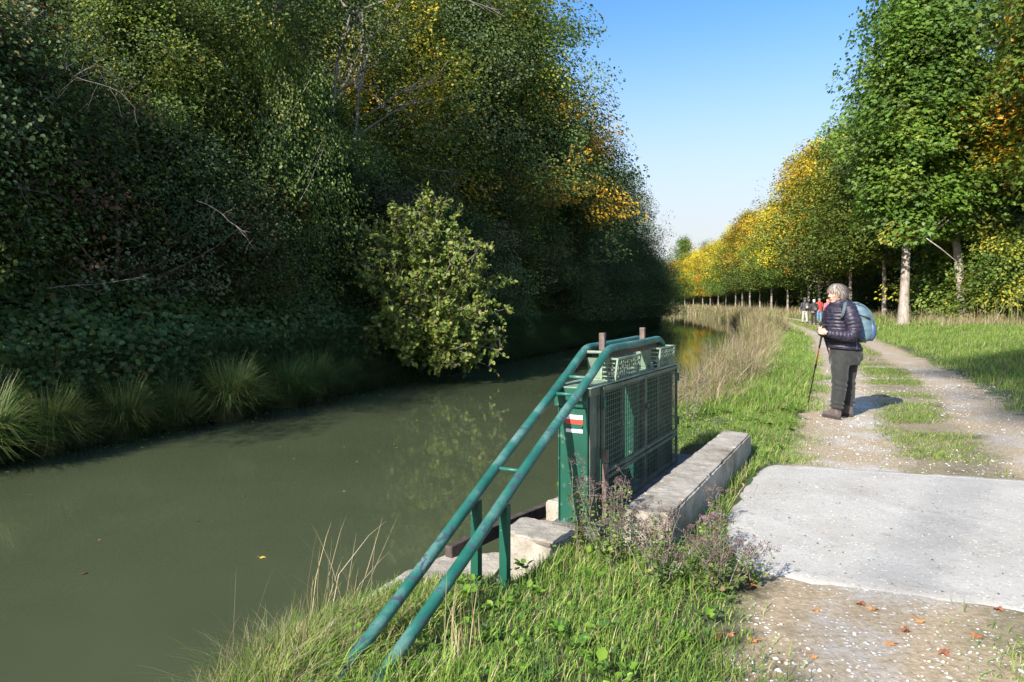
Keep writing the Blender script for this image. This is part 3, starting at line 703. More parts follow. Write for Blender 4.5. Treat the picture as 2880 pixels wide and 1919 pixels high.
proto('w4', 'bark_d', seed=34, H=12, base=1.0, R=3.6, n_cl=520, per=85, leaf=.14, pals=[(3, ORG), (2, DKG), (1.2, MIDG)], trunk_r=.16, clr=.66, droop=.8, lobes=.5,
      zones=lambda c, t, az, pi, r: np.where((vnoise(c[:, 0]*.6+c[:, 2], c[:, 1]+c[:, 2]*.7, .35, 9) > .0) & (t > .3), 0, np.where(pi == 0, 1, pi)))
proto('w5', 'bark_d', seed=35, H=13, base=1.5, R=3.4, n_cl=260, per=52, leaf=.13, pals=[(3, GREY), (1, MIDG)], trunk_r=.12, clr=.66, droop=.3, lobes=.55, limbs=30)
proto('s1', 'bark_d', seed=41, H=4.4, base=.1, R=2.3, n_cl=230, per=150, leaf=.068, pals=[(4, DKG), (1, MIDG)], trunk_r=.05, clr=.48, shape='dome', droop=.6, limbs=10, lobes=.4)
proto('s2', 'twig', seed=42, H=4.6, base=.1, R=2.2, n_cl=220, per=140, leaf=.070, pals=[(3, HAZ), (2, DKG)], trunk_r=.05, clr=.44, shape='dome', droop=.5, limbs=16, lobes=.4)
proto('s3', 'bark_d', seed=43, H=3.6, base=.1, R=2.2, n_cl=200, per=140, leaf=.065, pals=[(3, DKG), (2, GREY), (.6, BRN)], trunk_r=.04, clr=.46, shape='dome', droop=.6, limbs=10, lobes=.4)
proto('s4', 'twig', seed=44, H=5.2, base=.2, R=2.0, n_cl=170, per=130, leaf=.068, pals=[(3, HAZ), (2, MIDG)], trunk_r=.05, clr=.44, shape='oval', droop=.7, limbs=30, lobes=.6)
proto('s5', 'twig', seed=45, H=3.8, base=.1, R=2.0, n_cl=130, per=110, leaf=.065, pals=[(3, BRN), (2, GREY), (1, DKG)], trunk_r=.05, clr=.42, shape='dome', droop=.6, limbs=40, lobes=.6)
proto('u1', 'bark_d', seed=51, H=5.5, base=.1, R=3.2, n_cl=200, per=60, leaf=.17, pals=[(4, DKG), (1.2, MIDG)], trunk_r=.07, clr=.7, shape='dome', droop=.5, limbs=12)
proto('u2', 'bark_d', seed=52, H=4.6, base=.1, R=2.6, n_cl=190, per=60, leaf=.15, pals=[(2, MIDG), (2, YG), (1, BRG)], trunk_r=.06, clr=.55, shape='dome', droop=.5, limbs=12)

# ---------------- avenue on the right: near end to far bend
AV = [(19.0, 34.0, 'avn', 1.14), (23.4, 44.0, 'av_g', 1.0), (24.9, 51.5, 'av_g', .98), (26.8, 59, 'av_y', 1.0), (29.2, 66.5, 'av_yg', 1.12), (31.8, 75, 'av_y', 1.12), (32.3, 82, 'av_y', .96), (33, 89, 'av_yg', 1.0),
      (34, 96, 'av_yg', .90), (35, 103, 'av_y', 1.05), (36.2, 110, 'av_g', .98), (37.4, 117, 'av_yg', 1.04), (37.9, 124, 'av_y', .90), (38.6, 131, 'av_yg', .95), (39.1, 138, 'av_o', .95),
      (39.5, 145, 'av_yg', .93), (39.4, 152, 'av_y', .9), (39.5, 160, 'av_g', .87), (38.6, 167, 'av_yg', .84), (37.6, 174, 'av_y', .80), (35.4, 182, 'av_o', .8), (33, 190, 'av_y', .8)]
colour = {'avn': 'broad green', 'av_g': 'green', 'av_yg': 'yellow green', 'av_y': 'golden yellow', 'av_o': 'orange yellow'}
place = ['nearest of the avenue, with a thick pale trunk on the grass verge', 'next behind the thick pale trunk of the avenue', 'its trunk close beside the woman with the blue backpack', 'behind the shoulder of the woman with the blue backpack',
         'just behind the walkers on the path', 'its pale forked trunk rising above the red jacket', 'first pale trunk to the canal side of the walkers', 'second pale trunk to the canal side of the walkers',
         'third pale trunk from the walkers towards the bend', 'fourth pale trunk from the walkers towards the bend', 'fifth pale trunk from the walkers towards the bend', 'sixth pale trunk from the walkers towards the bend',
         'seventh pale trunk from the walkers towards the bend', 'eighth pale trunk from the walkers towards the bend', 'eighth from the far end of the avenue', 'seventh from the far end of the avenue', 'sixth from the far end of the avenue', 'fifth from the far end of the avenue', 'fourth from the far end of the avenue',
         'third from the far end of the avenue', 'second from the far end of the avenue', 'last of the avenue at the far bend of the canal']
for i, (x, y, k, s) in enumerate(AV):
    plant(k, 'avenue_tree', colour[k]+' tree, '+place[i], 'tree', x, y, s*(.94 if y > 80 else 1), i*2.4+.7, 'trees of the avenue beside the path', dz=0 if i else -.0)
# second line and bigger trees near the verge
plant('avn', 'verge_tree', 'tall broadleaf tree with a dark shaded trunk beside the nearest avenue tree', 'tree', 22.3, 34.5, 1.15, 2.0, sz=1.05)
plant('avn', 'verge_tree', 'tree at the picture edge whose reddening leafy boughs hang high over the verge', 'tree', 23.5, 28.0, 1.2, 4.1, sz=1.05)
plant('avn', 'verge_tree', 'tree filling the gap behind the shaded trunk at the picture edge', 'tree', 28.5, 38.0, 1.2, 1.0, sz=1.05)
plant('av_o', 'verge_tree', 'tree with brownish orange boughs high at the picture edge', 'tree', 24.9, 30.0, .95, .6, dz=2.5)
# wood behind the avenue
r_ = np.random.default_rng(5)
lab_wood = 'dark wood tree standing back behind the avenue'
k_ = 0
for y in np.arange(38, 190, 9.0):
    for row in (0, 1):
        j = r_.uniform(-2, 2, 2); x = float(np.interp(y, [a[1] for a in AV], [a[0] for a in AV]))+7.5+row*8+j[0]+(3 if y < 55 else 0)
        plant(['w1', 'w2', 'w1'][k_ % 3], 'wood_tree', lab_wood, 'tree', x, y+j[1]+row*4, r_.uniform(.8, .98)*(1.0 if y < 100 else .8), r_.uniform(0, 6.28), 'wood behind the avenue'); k_ += 1
for y in np.concatenate([np.arange(30, 80, 4.2), np.arange(80, 180, 8.)]):
    x = float(np.interp(y, [a[1] for a in AV], [a[0] for a in AV]))+(6.2 if y > 36 else 9)+r_.uniform(-1, 1.2)
    plant('u1', 'undergrowth_bush', 'dark bush in the undergrowth between the avenue and the wood', 'bush', x, y, r_.uniform(.75, 1.15), r_.uniform(0, 6.28), 'undergrowth bushes behind the avenue')
for i, (x, y, s, k, lb) in enumerate([(24.2, 36.5, 1.15, 'u2', 'bright yellow-green bush beyond the dark shaded trunk'), (22.6, 31.5, .9, 'u2', 'low yellow-green bush at the edge of the verge near the dry bramble stems'), (27, 38, 1.3, 'u2', 'tall light green bush deep in the wood past the shaded trunk')]):
    plant(k, 'sunlit_bush', lb, 'bush', x, y, s, i*1.3)
# trees closing the view at the bend
for i, (u, y, s, k, lb) in enumerate([(684, 225, 1.45, 'av_g', 'tall green tree behind the far end of the avenue'), (706, 215, 1.5, 'w5', 'thin grey-green tree rising above the far avenue'), (663, 235, 1.1, 'w5', 'sparse pale tree at the bend beside the dark wood'), (650, 205, .8, 'av_o', 'low orange tree at the bend of the canal'),
                                      (640, 222, 1.0, 'av_g', 'green tree behind the low orange tree at the bend')]):
    plant(k, 'distant_tree', lb, 'tree', at(u, y), y, s, i*1.9)
for i, (u, y, s) in enumerate([(815, 88, 1.42), (843, 60, 1.22), (770, 120, 1.4)]):
    plant('w5', 'airy_tree', ['thin blue-grey tree top showing above the golden avenue', 'half bare tree top between the golden avenue and the tall green tree', 'thin tree top just above the yellow avenue crowns'][i], 'tree', at(u, y), y, s, i*2.2)
for i in range(9):
    y = 205+i*3; plant('u1', 'undergrowth_bush', 'dark bush in the undergrowth between the avenue and the wood', 'bush', 12+i*5.5, y+8, 1.2, i, 'undergrowth bushes behind the avenue')

# ---------------- far bank wood on the left
WB = 'wood on the steep far bank'
def lw(k, d, y, s, name='bank_tree', label='tree in the dark wood on the steep far bank', cat='tree', g=WB, rz=None, sz=None, dz=0):
    x = float(Lx(y))-d*.9; rz = r_.uniform(0, 6.28) if rz is None else rz
    return plant(k, name, label, cat, x, y, s, rz, g, dz, sz)
# trees with something of their own
lw('w4', 3.0, 35.5, .98, label='tree with cascading orange and gold leaves on the far bank', g=None, rz=1.0)
lw('w3', 6.5, 33, 1.05, label='yellow-green tree high on the bank above the dark shrubs', g=None, rz=2.0)
lw('w3', 6.0, 26, .85, label='lemon-leaved tree between the bare grey stems and the orange tree', g=None, rz=.4)
lw('w2', 6.2, 40, 1.25, label='tallest lime tree, its crown leaning out against the blue sky', g=None, rz=3.0)
lw('w2', 4.0, 50, .88, label='tree with green-gold twigs at the sky edge behind the orange tree', g=None, rz=5.0)
lw('w1', 3.2, 60, .80, label='dark tree at the end of the bank wood, boughs hanging against pale sky', g=None, rz=1.0)
lw('w5', 1.6, 72, .74, label='airy blue-green tree, farthest of the bank wood', g=None, rz=1.5)
# the mass
def need(d, y, extra=2.6):   # height that just closes the view above a spot on the slope
    gz = float(ground_z(float(Lx(y))-d*.9, y)); return max(.42*min(y, 36)+extra-gz, 5.0)/14
for i, (d, y) in enumerate([(4.0, 10), (4.5, 14.5), (6, 19), (6, 24), (5, 29.5), (5, 36), (4.5, 46), (4, 56), (3.5, 66), (3, 78), (3, 92)]):
    lw(['w1', 'w2', 'w1', 'w5'][i % 4] if y < 50 else 'w1', d, y, need(d, y) if y < 45 else .70-.005*(y-45))
for i, (d, y) in enumerate([(10, 12), (9.5, 17), (11, 22), (10, 27), (11, 33), (10, 40), (8.5, 48), (8, 58), (8, 70), (8, 85)]):
    lw(['w2', 'w1', 'w3', 'w1'][i % 4], d, y, need(d, y, 4) if y < 45 else .62)
for i, (d, y) in enumerate([(16, 15), (17, 21), (16, 27), (17, 34), (15, 42)]):
    lw(['w1', 'w2'][i % 2], d, y, need(d, y, 5))
for i, y in enumerate([100, 112, 124, 138, 152, 168]):
    lw('w1', 4.5, y, .48)
# wood just outside the frame that shades the bank
for (d, y, s) in ((4, 5, .50), (7, 5, .55), (11, 7, .55), (9, -2, .55), (14, 2, .5), (10, -12, .6)):
    lw('w1', d, y, s)
for i, (tx, ty) in enumerate([(8.3, 9.7), (11.0, 14.4)]):   # tall trees behind the camera whose tops shade the verge
    x, y = tx-30.8, ty-39.4; o = thing('tall_tree', 'tall high-crowned tree on the far bank behind the viewer', 'tree', (0, 0, 0), 0, 'tall trees behind the viewer')
    q = mesh_obj('crown', PROTO['w1'][0], o); q.location = (x, y, 28.6); sc_ = (.34, .46, .42)[i]; q.scale = (sc_, sc_, .2); q.rotation_euler[2] = i
    g = -1 if i == 2 else 1; m = MB(); m.tube([(x-2.5*g, y-g, float(ground_z(x-2.5*g, y-g))-.3), (x-2*g, y-g, 12), (x-.3, y, 26), (x, y, 29.5)], [.04, .035, .03, .025], 8); m.obj('trunk', M['bark_d'], o)
# shrubs down to the water
SG = 'shrubs of the far bank'
sh = [('s1', 2.9, 9.5, .95), ('s2', 3.2, 11.3, .95), ('s5', 2.6, 13.0, 1.0), ('s3', 3.0, 14.4, .9), ('s1', 2.6, 15.6, .75), ('s3', 3.0, 20.6, 1.0), ('s1', 2.6, 23, 1.0), ('s3', 2.0, 26.5, .95), ('s2', 2.6, 29.5, 1.0), ('s1', 2.0, 33, .95), ('s3', 1.8, 36.5, 1.0),
      ('s1', 1.6, 40, 1.0), ('s1', 1.5, 45, 1.1), ('s3', 1.4, 50, 1.1), ('s1', 1.4, 55, 1.2), ('s1', 1.3, 61, 1.2), ('s3', 1.3, 68, 1.3), ('s1', 1.2, 76, 1.4), ('s1', 1.0, 85, 1.5), ('s1', 1, 95, 1.5), ('s1', 1, 106, 1.6),
      ('s1', 4.6, 10.2, 1.1), ('s5', 5.0, 12.2, 1.2), ('s2', 5.0, 15.6, 1.15), ('s1', 4.8, 18.4, 1.1), ('s4', 5.2, 21.5, 1.1), ('s3', 4.8, 25, 1.2), ('s1', 5, 30, 1.2), ('s1', 4.4, 37, 1.2),
      ('s3', 7.6, 12, 1.2), ('s1', 7.8, 16, 1.2), ('s3', 7.8, 20.5, 1.3), ('s1', 8, 26, 1.3), ('s4', 7.6, 31, 1.2)]
for k, d, y, s in sh: lw(k, d+(.7 if d < 4 and y < 32 else 0), y, s, 'bank_shrub', 'leafy shrub in the dark tangle of the far bank', 'shrub', SG)
lw('s4', 2.7, 16.0, .75, 'hazel_shrub', 'upright hazel with sunlit yellow-green leaves in the middle of the shaded bank', 'shrub', None, 2.2, sz=1.75)
lw('s4', 3.9, 20.5, .8, 'hazel_shrub', 'small sunlit maple-leaved shrub above the round waterside bush', 'shrub', None, .5)

# the round sunlit bush that leans over the water
def hero_bush():
    r = np.random.default_rng(99); root = thing('waterside_bush', 'big round sunlit hazel bush leaning over the water from the far bank', 'bush', (-2.35, 17.9, -.35), 0)
    stems = []; LC = []; LD = []; LN = []
    n = 125
    for i in range(n):
        az = r.uniform(0, 6.28); sp = r.uniform(0, 1)**.7; H = (1-.38*sp**1.5)*r.uniform(3.3, 4.6); R_ = sp*r.uniform(1.7, 2.3)
        if r.random() < .32: az = r.uniform(-2.2, -.2); H = r.uniform(.1, 1.7); R_ = r.uniform(1.4, 2.2)
        e = np.array([math.cos(az)*R_, math.sin(az)*R_*.8, H]); t = np.linspace(0, 1, 12)[:, None]
        mid = np.array([e[0]*.35, e[1]*.35, max(H*.72, .9)]); p = 2*t*(1-t)*mid+t*t*e+r.normal(0, .02, (12, 3))*t
        stems.append((p, np.linspace(.022, .004, 12)))
        for s in range(3, 12):
            for q in range(r.integers(2, 5)):
                d = unit(r.normal(0, 1, 3)+np.array([0, 0, .35])+unit(e)*.5); L = r.uniform(.15, .48); tw = p[s]+d*L
                stems.append((np.stack([p[s], p[s]+d*L*.5+np.array([0, 0, .02]), tw]), [.006, .004, .003]))
                m = r.integers(5, 11); f = r.uniform(.15, 1.05, m)[:, None]
                LC.append(p[s]+d*L*f+r.normal(0, .015, (m, 3))); LD.append(d*.5+r.normal(0, .7, (m, 3))+np.array([0, 0, -.25])); LN.append(r.normal(0, .45, (m, 3))+np.array([-.35, -.35, .8]))
    C = np.concatenate(LC); D = np.concatenate(LD); Nn = np.concatenate(LN); m = len(C)
    V, Fq, k = leaves(C, D, Nn, r.uniform(.08, .135, m), 'leaf'); col = palette_pick([(3, (.23, .32, .055)), (3, (.17, .27, .05)), (2, (.33, .37, .08)), (.3, (.40, .32, .12))], m, r)*r.uniform(.8, 1.2, (m, 1))
    mesh_obj('foliage', np_mesh('foliage', V, Fq, M['leaf'], np.repeat(col, k, 0)), root)
    tubes_np(stems, 5).obj('stems', M['twig'], root); print('hero leaves', m)
hero_bush()

# bare grey poles among the trees and pale dead twigs
def bare_tree(x, y, H, seed, label, group=None, lean=.1):
    r = np.random.default_rng(seed); segs = []
    z0 = float(ground_z(x, y))
    o = thing('bare_tree', label, 'tree', (x, y, z0-.2), 0, group)
    def rec(p, d, L, rad, lv):
        n = 5; pts = [p]; 
        for i in range(n): d = unit(d+r.normal(0, .09, 3)); pts.append(pts[-1]+d*L/n)
        segs.append((np.array(pts), np.linspace(rad, rad*.55, n+1)))
        if lv == 0: return
        for q in range(3 if lv > 1 else 4):
            j = r.integers(2, n+1); dd = unit(d+r.normal(0, .45, 3)); rec(pts[j], dd, L*r.uniform(.4, .65), rad*.5, lv-1)
    rec(np.zeros(3), unit(np.array([r.normal(0, lean), r.normal(0, lean), 1.])), H*.75, .09*H/12, 3)
    tubes_np(segs, 5).obj('branches', M['twig'], o)
for i, (u, y, H) in enumerate([(332, 21.3, 11), (348, 21.8, 10), (362, 22.3, 10), (300, 20.3, 10)]):
    bare_tree(at(u, y), y, H, 60+i, ['slender bare grey tree among the yellow-green crowns', 'forked whitish bare tree beside the lemon-leaved tree', 'leaning white dead stem with thin forks near the lemon-leaved tree', 'thin bare stem just past the dark straight trunk'][i])
# dark straight trunk
m_ = MB(); y_ = 16.9; x_ = at(281, y_); z_ = float(ground_z(x_, y_)); m_.tube([(x_, y_, z_-.3), (x_+.03, y_, 5), (x_-.03, y_, 7.2), (x_-.12, y_, 9.5), (x_-.1, y_, 13)], [.17, .15, .14, .12, .08], 10)
tk_ = thing('dark_tree', 'tall tree with one dark straight trunk rising over the hazel', 'tree', (0, 0, 0)); m_.obj('trunk', M['bark_d'], tk_)
cr_ = mesh_obj('crown', PROTO['s1'][0], tk_); cr_.location = (x_-.3, y_, 7.6); cr_.scale = (1.2, 1.2, 1.2)

def dead_branch(p, d, L, seed, label):
    r = np.random.default_rng(seed); segs = []
    def rec(p, d, L, rad, lv):
        n = 6; pts = [p]
        for i in range(n): d = unit(d+r.normal(0, .12, 3)+np.array([0, 0, -.03])); pts.append(pts[-1]+d*L/n)
        segs.append((np.array(pts), np.linspace(rad, rad*.35, n+1)))
        if lv:
            for q in range(5): j = r.integers(1, n+1); rec(pts[j], unit(d+r.normal(0, .6, 3)), L*r.uniform(.25, .5), rad*.45, lv-1)
    rec(np.zeros(3), unit(np.array(d, float)), L*.85, .011, 2)
    o = tubes_np(segs, 4).obj('dead_branch', M['twig']); o.location = p; tag(o, label, 'branch', 'dead branches on the far bank')
for i, (u, v, y, d, L) in enumerate([(60, 150, 12.4, (1, -.4, .15), 2.6), (95, 290, 11.6, (1, -.5, .25), 1.9), (225, 210, 13.4, (.9, -.5, -.5), 1.6), (60, 185, 11.9, (.9, -.5, -.5), 1.6),
                                     (35, 330, 11.0, (.6, -.4, -.6), .9), (110, 25, 14, (.8, -.3, .5), 2.2), (430, 175, 24, (1, -.5, -.3), 2.6)]):
    dead_branch((at(u, y), y-1.2, CZ+(HOR-v)/F*y), d, L, 80+i, ['long pale twig reaching out level over rusty leaves', 'forked dead branch low on the shaded bank', 'pale branch sloping down from the sunlit hazel', 'drooping grey twig under the rusty leaves',
                'tangle of dead stems close over the water grass', 'dead bough high in the dark crown', 'curving bare bough below the lemon-leaved tree'][i])

# ---------------- leafy ground cover on the far bank
def bank_cover():
    r = np.random.default_rng(12); n = 150000
    y = np.where(r.random(n) < .75, r.uniform(7, 34, n), r.uniform(34, 110, n)); d = r.uniform(.1, 1, n)**1.3*9; x = Lx(y)-d
    z = ground_z(x, y); up = .1+.35*(vnoise(x, y, 1.1, 8)+1)*r.random(n); C = np.stack([x, y, z+up], -1)
    D = np.stack([r.normal(.5, .6, n), r.normal(-.3, .6, n), r.normal(-.3, .4, n)], -1); Nn = np.stack([r.normal(.5, .4, n), r.normal(-.4, .4, n), r.normal(.7, .3, n)], -1)
    s = r.uniform(.05, .12, n)*(1+y/60); col = palette_pick([(3, (.09, .14, .042)), (3, (.12, .175, .048)), (1, (.17, .21, .065)), (.5, (.19, .14, .06))], n, r)*r.uniform(.7, 1.3, (n, 1))
    V, Fq, k = leaves(C, D, Nn, s, 'leaf')
    tag(mesh_obj('ivy_ground_cover', np_mesh('ivy_ground_cover', V, Fq, M['leaf'], np.repeat(col, k, 0))), kind='stuff')
bank_cover()
# ------------------------------------------------------------------ grasses
def blades(B, H, W, lean, az, bend, col, tipcol=None):
    """B (n,3) roots; grass blades of three cross sections"""
    n = len(B); h = np.stack([np.cos(az), np.sin(az), np.zeros(n)], -1); up = np.array([0, 0, 1.])
    sd = np.stack([-np.sin(az+.6), np.cos(az+.6), np.zeros(n)], -1)
    P = []
    for t, wv in ((0, 1.0), (.5, .85), (.85, .5), (1.0, .06)):
        c = B+up*(H*(t-bend*.35*t*t))[:, None]+h*(H*(lean*t+bend*t*t*.8))[:, None]
        P += [c-sd*(W*wv)[:, None], c+sd*(W*wv)[:, None]]
    V = np.stack(P, 1).reshape(-1, 3); q = np.array([[0, 1, 3, 2], [2, 3, 5, 4], [4, 5, 7, 6]])
    Fq = (np.arange(n)[:, None, None]*8+q[None]).reshape(-1, 4)
    c = np.repeat(col[:, None, :], 8, 1)
    if tipcol is not None: c[:, 4:, :] = tipcol[:, None, :]
    return V, Fq, c.reshape(-1, 3)
GR = [(3, (.15, .25, .035)), (3, (.21, .315, .045)), (1.8, (.31, .39, .08)), (1.2, (.08, .155, .035)), (.9, (.42, .37, .18))]
GR_DRY = [(2, (.42, .34, .20)), (2, (.32, .27, .14)), (1, (.18, .24, .06)), (1, (.52, .44, .29)), (.5, (.24, .15, .08))]
def blocked(x, y):
    a, b = ab(x, y)
    m = in_poly(x, y, SLAB) | ((a > -.52) & (a < 2.42) & (b > -.6) & (b < .62)) | ((a > -.83) & (a < -.4) & (b < -.02) & (b > -1.1)) | (y < 1.6)
    return m
def scatter(n, y0, y1, d0, d1, r, pw=1.0):
    y = y0+(y1-y0)*r.random(n)**pw; d = r.uniform(d0, d1, n); return Rx(y)+d, y, d
def grass_patch(name, n, y0, y1, d0, d1, seed, h, wd, pal, keep=None, pw=1.0, lean=.25, bend=.5, dryfrac=0.0, extra_h=None):
    r = np.random.default_rng(seed); x, y, d = scatter(n, y0, y1, d0, d1, r, pw)
    k = ~blocked(x, y)
    if keep is not None: k &= keep(x, y, d, r)
    x, y, d = x[k], y[k], d[k]; n = len(x)
    # tufting
    cl = vnoise(x, y, 3.5, 21); 
    H = h*r.uniform(.45, 1.25, n)*(1+.45*cl)
    if extra_h is not None: H = H*extra_h(x, y, d)
    W = wd*r.uniform(.7, 1.3, n)*(1+y/45)
    az = r.uniform(0, 6.28, n)
    col = palette_pick(pal, n, r)*(r.uniform(.75, 1.25, n)*(1+.18*vnoise(x, y, 1.5, 22)))[:, None]
    if dryfrac:
        dm = r.random(n) < dryfrac*(1+.8*vnoise(x, y, .9, 23)); col[dm] = palette_pick(GR_DRY, dm.sum(), r)
    z = ground_z(x, y)-.01
    return blades(np.stack([x, y, z], -1), H, W, r.normal(0, lean, n), az, np.abs(r.normal(bend, .3, n)), col)
def cat(parts):
    V, Fq, C = [], [], []; o = 0
    for v, f, c in parts: V.append(v); Fq.append(f+o); C.append(c); o += len(v)
    return np.concatenate(V), np.concatenate(Fq), np.concatenate(C)
def stuff(name, parts, mat, label=None):
    V, Fq, C = cat(parts); print(name, len(Fq)); o = mesh_obj(name, np_mesh(name, V, Fq, mat, C)); tag(o, label, kind='stuff'); return o

edge = lambda x, y, d, c, wv, s=1.3, amp=.35: (d+amp*vnoise(x, y, s, 31)+.12*vnoise(x, y, 5, 32)-c)/wv
left_keep = lambda x, y, d, r: r.random(len(x)) > sst(-.5, .5, edge(x, y, d, 2.80, .45, 1.3, .28))
right_keep = lambda x, y, d, r: r.random(len(x)) < sst(-.5, .5, edge(x, y, d, 5.75, .6))
mid_keep = lambda x, y, d, r: (r.random(len(x)) < sst(.62, .2, np.abs(d-4.15-.15*vnoise(x, y, .8, 34)))*sst(-.25, .25, vnoise(x, y, 1.7, 33)+.30*(y > 6)+.5*(y < 3.7)-.05))
sparse_keep = lambda x, y, d, r: (vnoise(x, y, 2.6, 35) > .25) & (r.random(len(x)) < .35)
P_ = []
P_.append(grass_patch('', 105000, 1.6, 9, .15, 3.2, 1, .115, .0019, GR, left_keep, 1.0, .3, .6, .10, lambda x, y, d: (1.0+.5*sst(1.6, .6, d)-.45*sst(2.3, 2.9, d))*(1-.6*sst(-1.6, -1.2, ab(x, y)[0])*sst(.1, -.05, ab(x, y)[1]))))
P_.append(grass_patch('', 62000, 9, 30, .5, 3.1, 2, .19, .0028, GR, left_keep, 1.4, .3, .6, .06, lambda x, y, d: 1.0-.4*sst(2.3, 2.9, d)))
P_.append(grass_patch('', 26000, 30, 110, .8, 3.0, 3, .25, .006, GR, left_keep, 1.4, .3, .5, .15))
P_.append(grass_patch('', 150000, 5.5, 32, 5.2, 14, 4, .15, .0026, GR, right_keep, 1.3, .3, .6, .05))
P_.append(grass_patch('', 60000, 32, 120, 5.2, 16, 5, .25, .007, GR, right_keep, 1.4, .3, .5, .15))
stuff('grass', P_, M['grass'])
P_ = [grass_patch('', 80000, 1.7, 16, 3.3, 5.1, 6, .065, .0022, GR, mid_keep, 1.3, .5, .9, .06), grass_patch('', 22000, 16, 60, 3.4, 5.0, 7, .09, .004, GR, mid_keep, 1.3, .4, .6, .1),
      grass_patch('', 9000, 2, 16, 2.8, 5.9, 8, .035, .0018, GR, sparse_keep, 1.2, .5, .9, .2)]
stuff('path_grass', P_, M['grass'])
# dry tall growth along the near bank
def dry_h(x, y, d): return (.85+.35*vnoise(x, y, .6, 41)+.45*vnoise(x, y, 2.2, 45))
P_ = [grass_patch('', 50000, 9.5, 30, .15, 1.9, 11, .66, .0024, GR_DRY+[(1.2, (.16, .22, .05)), (1, (.25, .17, .12)), (.8, (.30, .24, .13))], lambda x, y, d, r: r.random(len(x)) < sst(2.0, 1.3, d)*(.35+.75*sst(-.5, .3, vnoise(x, y, .7, 42))), 1.2, .32, .75, 0, dry_h),
      grass_patch('', 26000, 30, 110, .1, 2.2, 12, .85, .005, GR_DRY+[(2, (.12, .15, .05))], None, 1.3, .25, .3, 0, dry_h), grass_patch('', 16000, 110, 215, .1, 3.5, 19, .9, .009, GR_DRY+[(2, (.12, .15, .05))], None, 1.0, .25, .3, 0, dry_h),
      grass_patch('', 6000, 1.7, 4.9, -.05, 1.0, 13, .22, .0018, GR_DRY+[(2, (.17, .26, .05))], lambda x, y, d, r: (ab(x, y)[0] < -1.0) | (r.random(len(x)) < .15), 1, .45, .9, 0, lambda x, y, d: 1-.72*sst(-1.9, -1.35, ab(x, y)[0])),
      grass_patch('', 9000, 28, 60, 8.5, 12.5, 14, .5, .004, GR_DRY, lambda x, y, d, r: vnoise(x, y, .5, 44) > -.1, 1.3, .3, .5, 0),
      grass_patch('', 9000, 60, 170, 6.0, 10, 15, .6, .008, GR_DRY, None, 1.3, .3, .5, 0)]
P_.append(grass_patch('', 15000, 1.7, 3.95, .15, 1.5, 16, .19, .0017, GR+[(1.5, GR_DRY[0][1])], lambda x, y, d, r: (ab(x, y)[1] < -.13) & (ab(x, y)[0] < -1.05), 1, .4, .9, .3, lambda x, y, d: 1-.72*sst(-2.0, -1.4, ab(x, y)[0])))
stuff('dry_grass', P_, M['dry'])
def debris():
    r = np.random.default_rng(23); n = 900; y = r.uniform(7.5, 32, n); x = Lx(y)+np.abs(r.normal(0, .28, n))+.08; m = r.random(n) < .06; y[m] = r.uniform(4, 26, m.sum()); x[m] = Lx(y[m])+r.uniform(.3, 1, m.sum())*(Rx(y[m])-Lx(y[m])-1.2)
    C = np.stack([x, y, np.full(n, WZ+.004)], -1); D = r.normal(0, 1, (n, 3))*[1, 1, .02]; col = palette_pick([(3, (.20, .14, .06)), (1, (.42, .33, .08)), (2, (.10, .08, .05)), (1, (.16, .2, .06))], n, r)
    V, Fq, k = leaves(C, D, np.tile([0, 0, 1.], (n, 1)), r.uniform(.02, .06, n), 'leaf'); return V, Fq, np.repeat(col, k, 0)
stuff('floating_debris', [debris()], M['leaf'])
# hanging fringe of dark grass on the far bank beyond the sedges
def fringe():
    r = np.random.default_rng(17); n = 60000; y = np.where(r.random(n) < .6, r.uniform(7, 34, n), r.uniform(34, 100, n)); d = r.uniform(.0, 1.3, n); x = Lx(y)-d
    z = ground_z(x, y); az = np.full(n, -.45)+r.normal(0, .6, n); H = r.uniform(.25, .7, n)*(1+y/150)
    col = palette_pick([(3, (.075, .12, .035)), (2, (.10, .15, .05)), (1, (.17, .16, .08))], n, r)*r.uniform(.7, 1.3, (n, 1))
    return blades(np.stack([x, y, z], -1), H, .003*(1+y/15), r.uniform(.1, .5, n), az, r.uniform(.5, 1.5, n), col)
stuff('bank_grass', [fringe()], M['grass'])
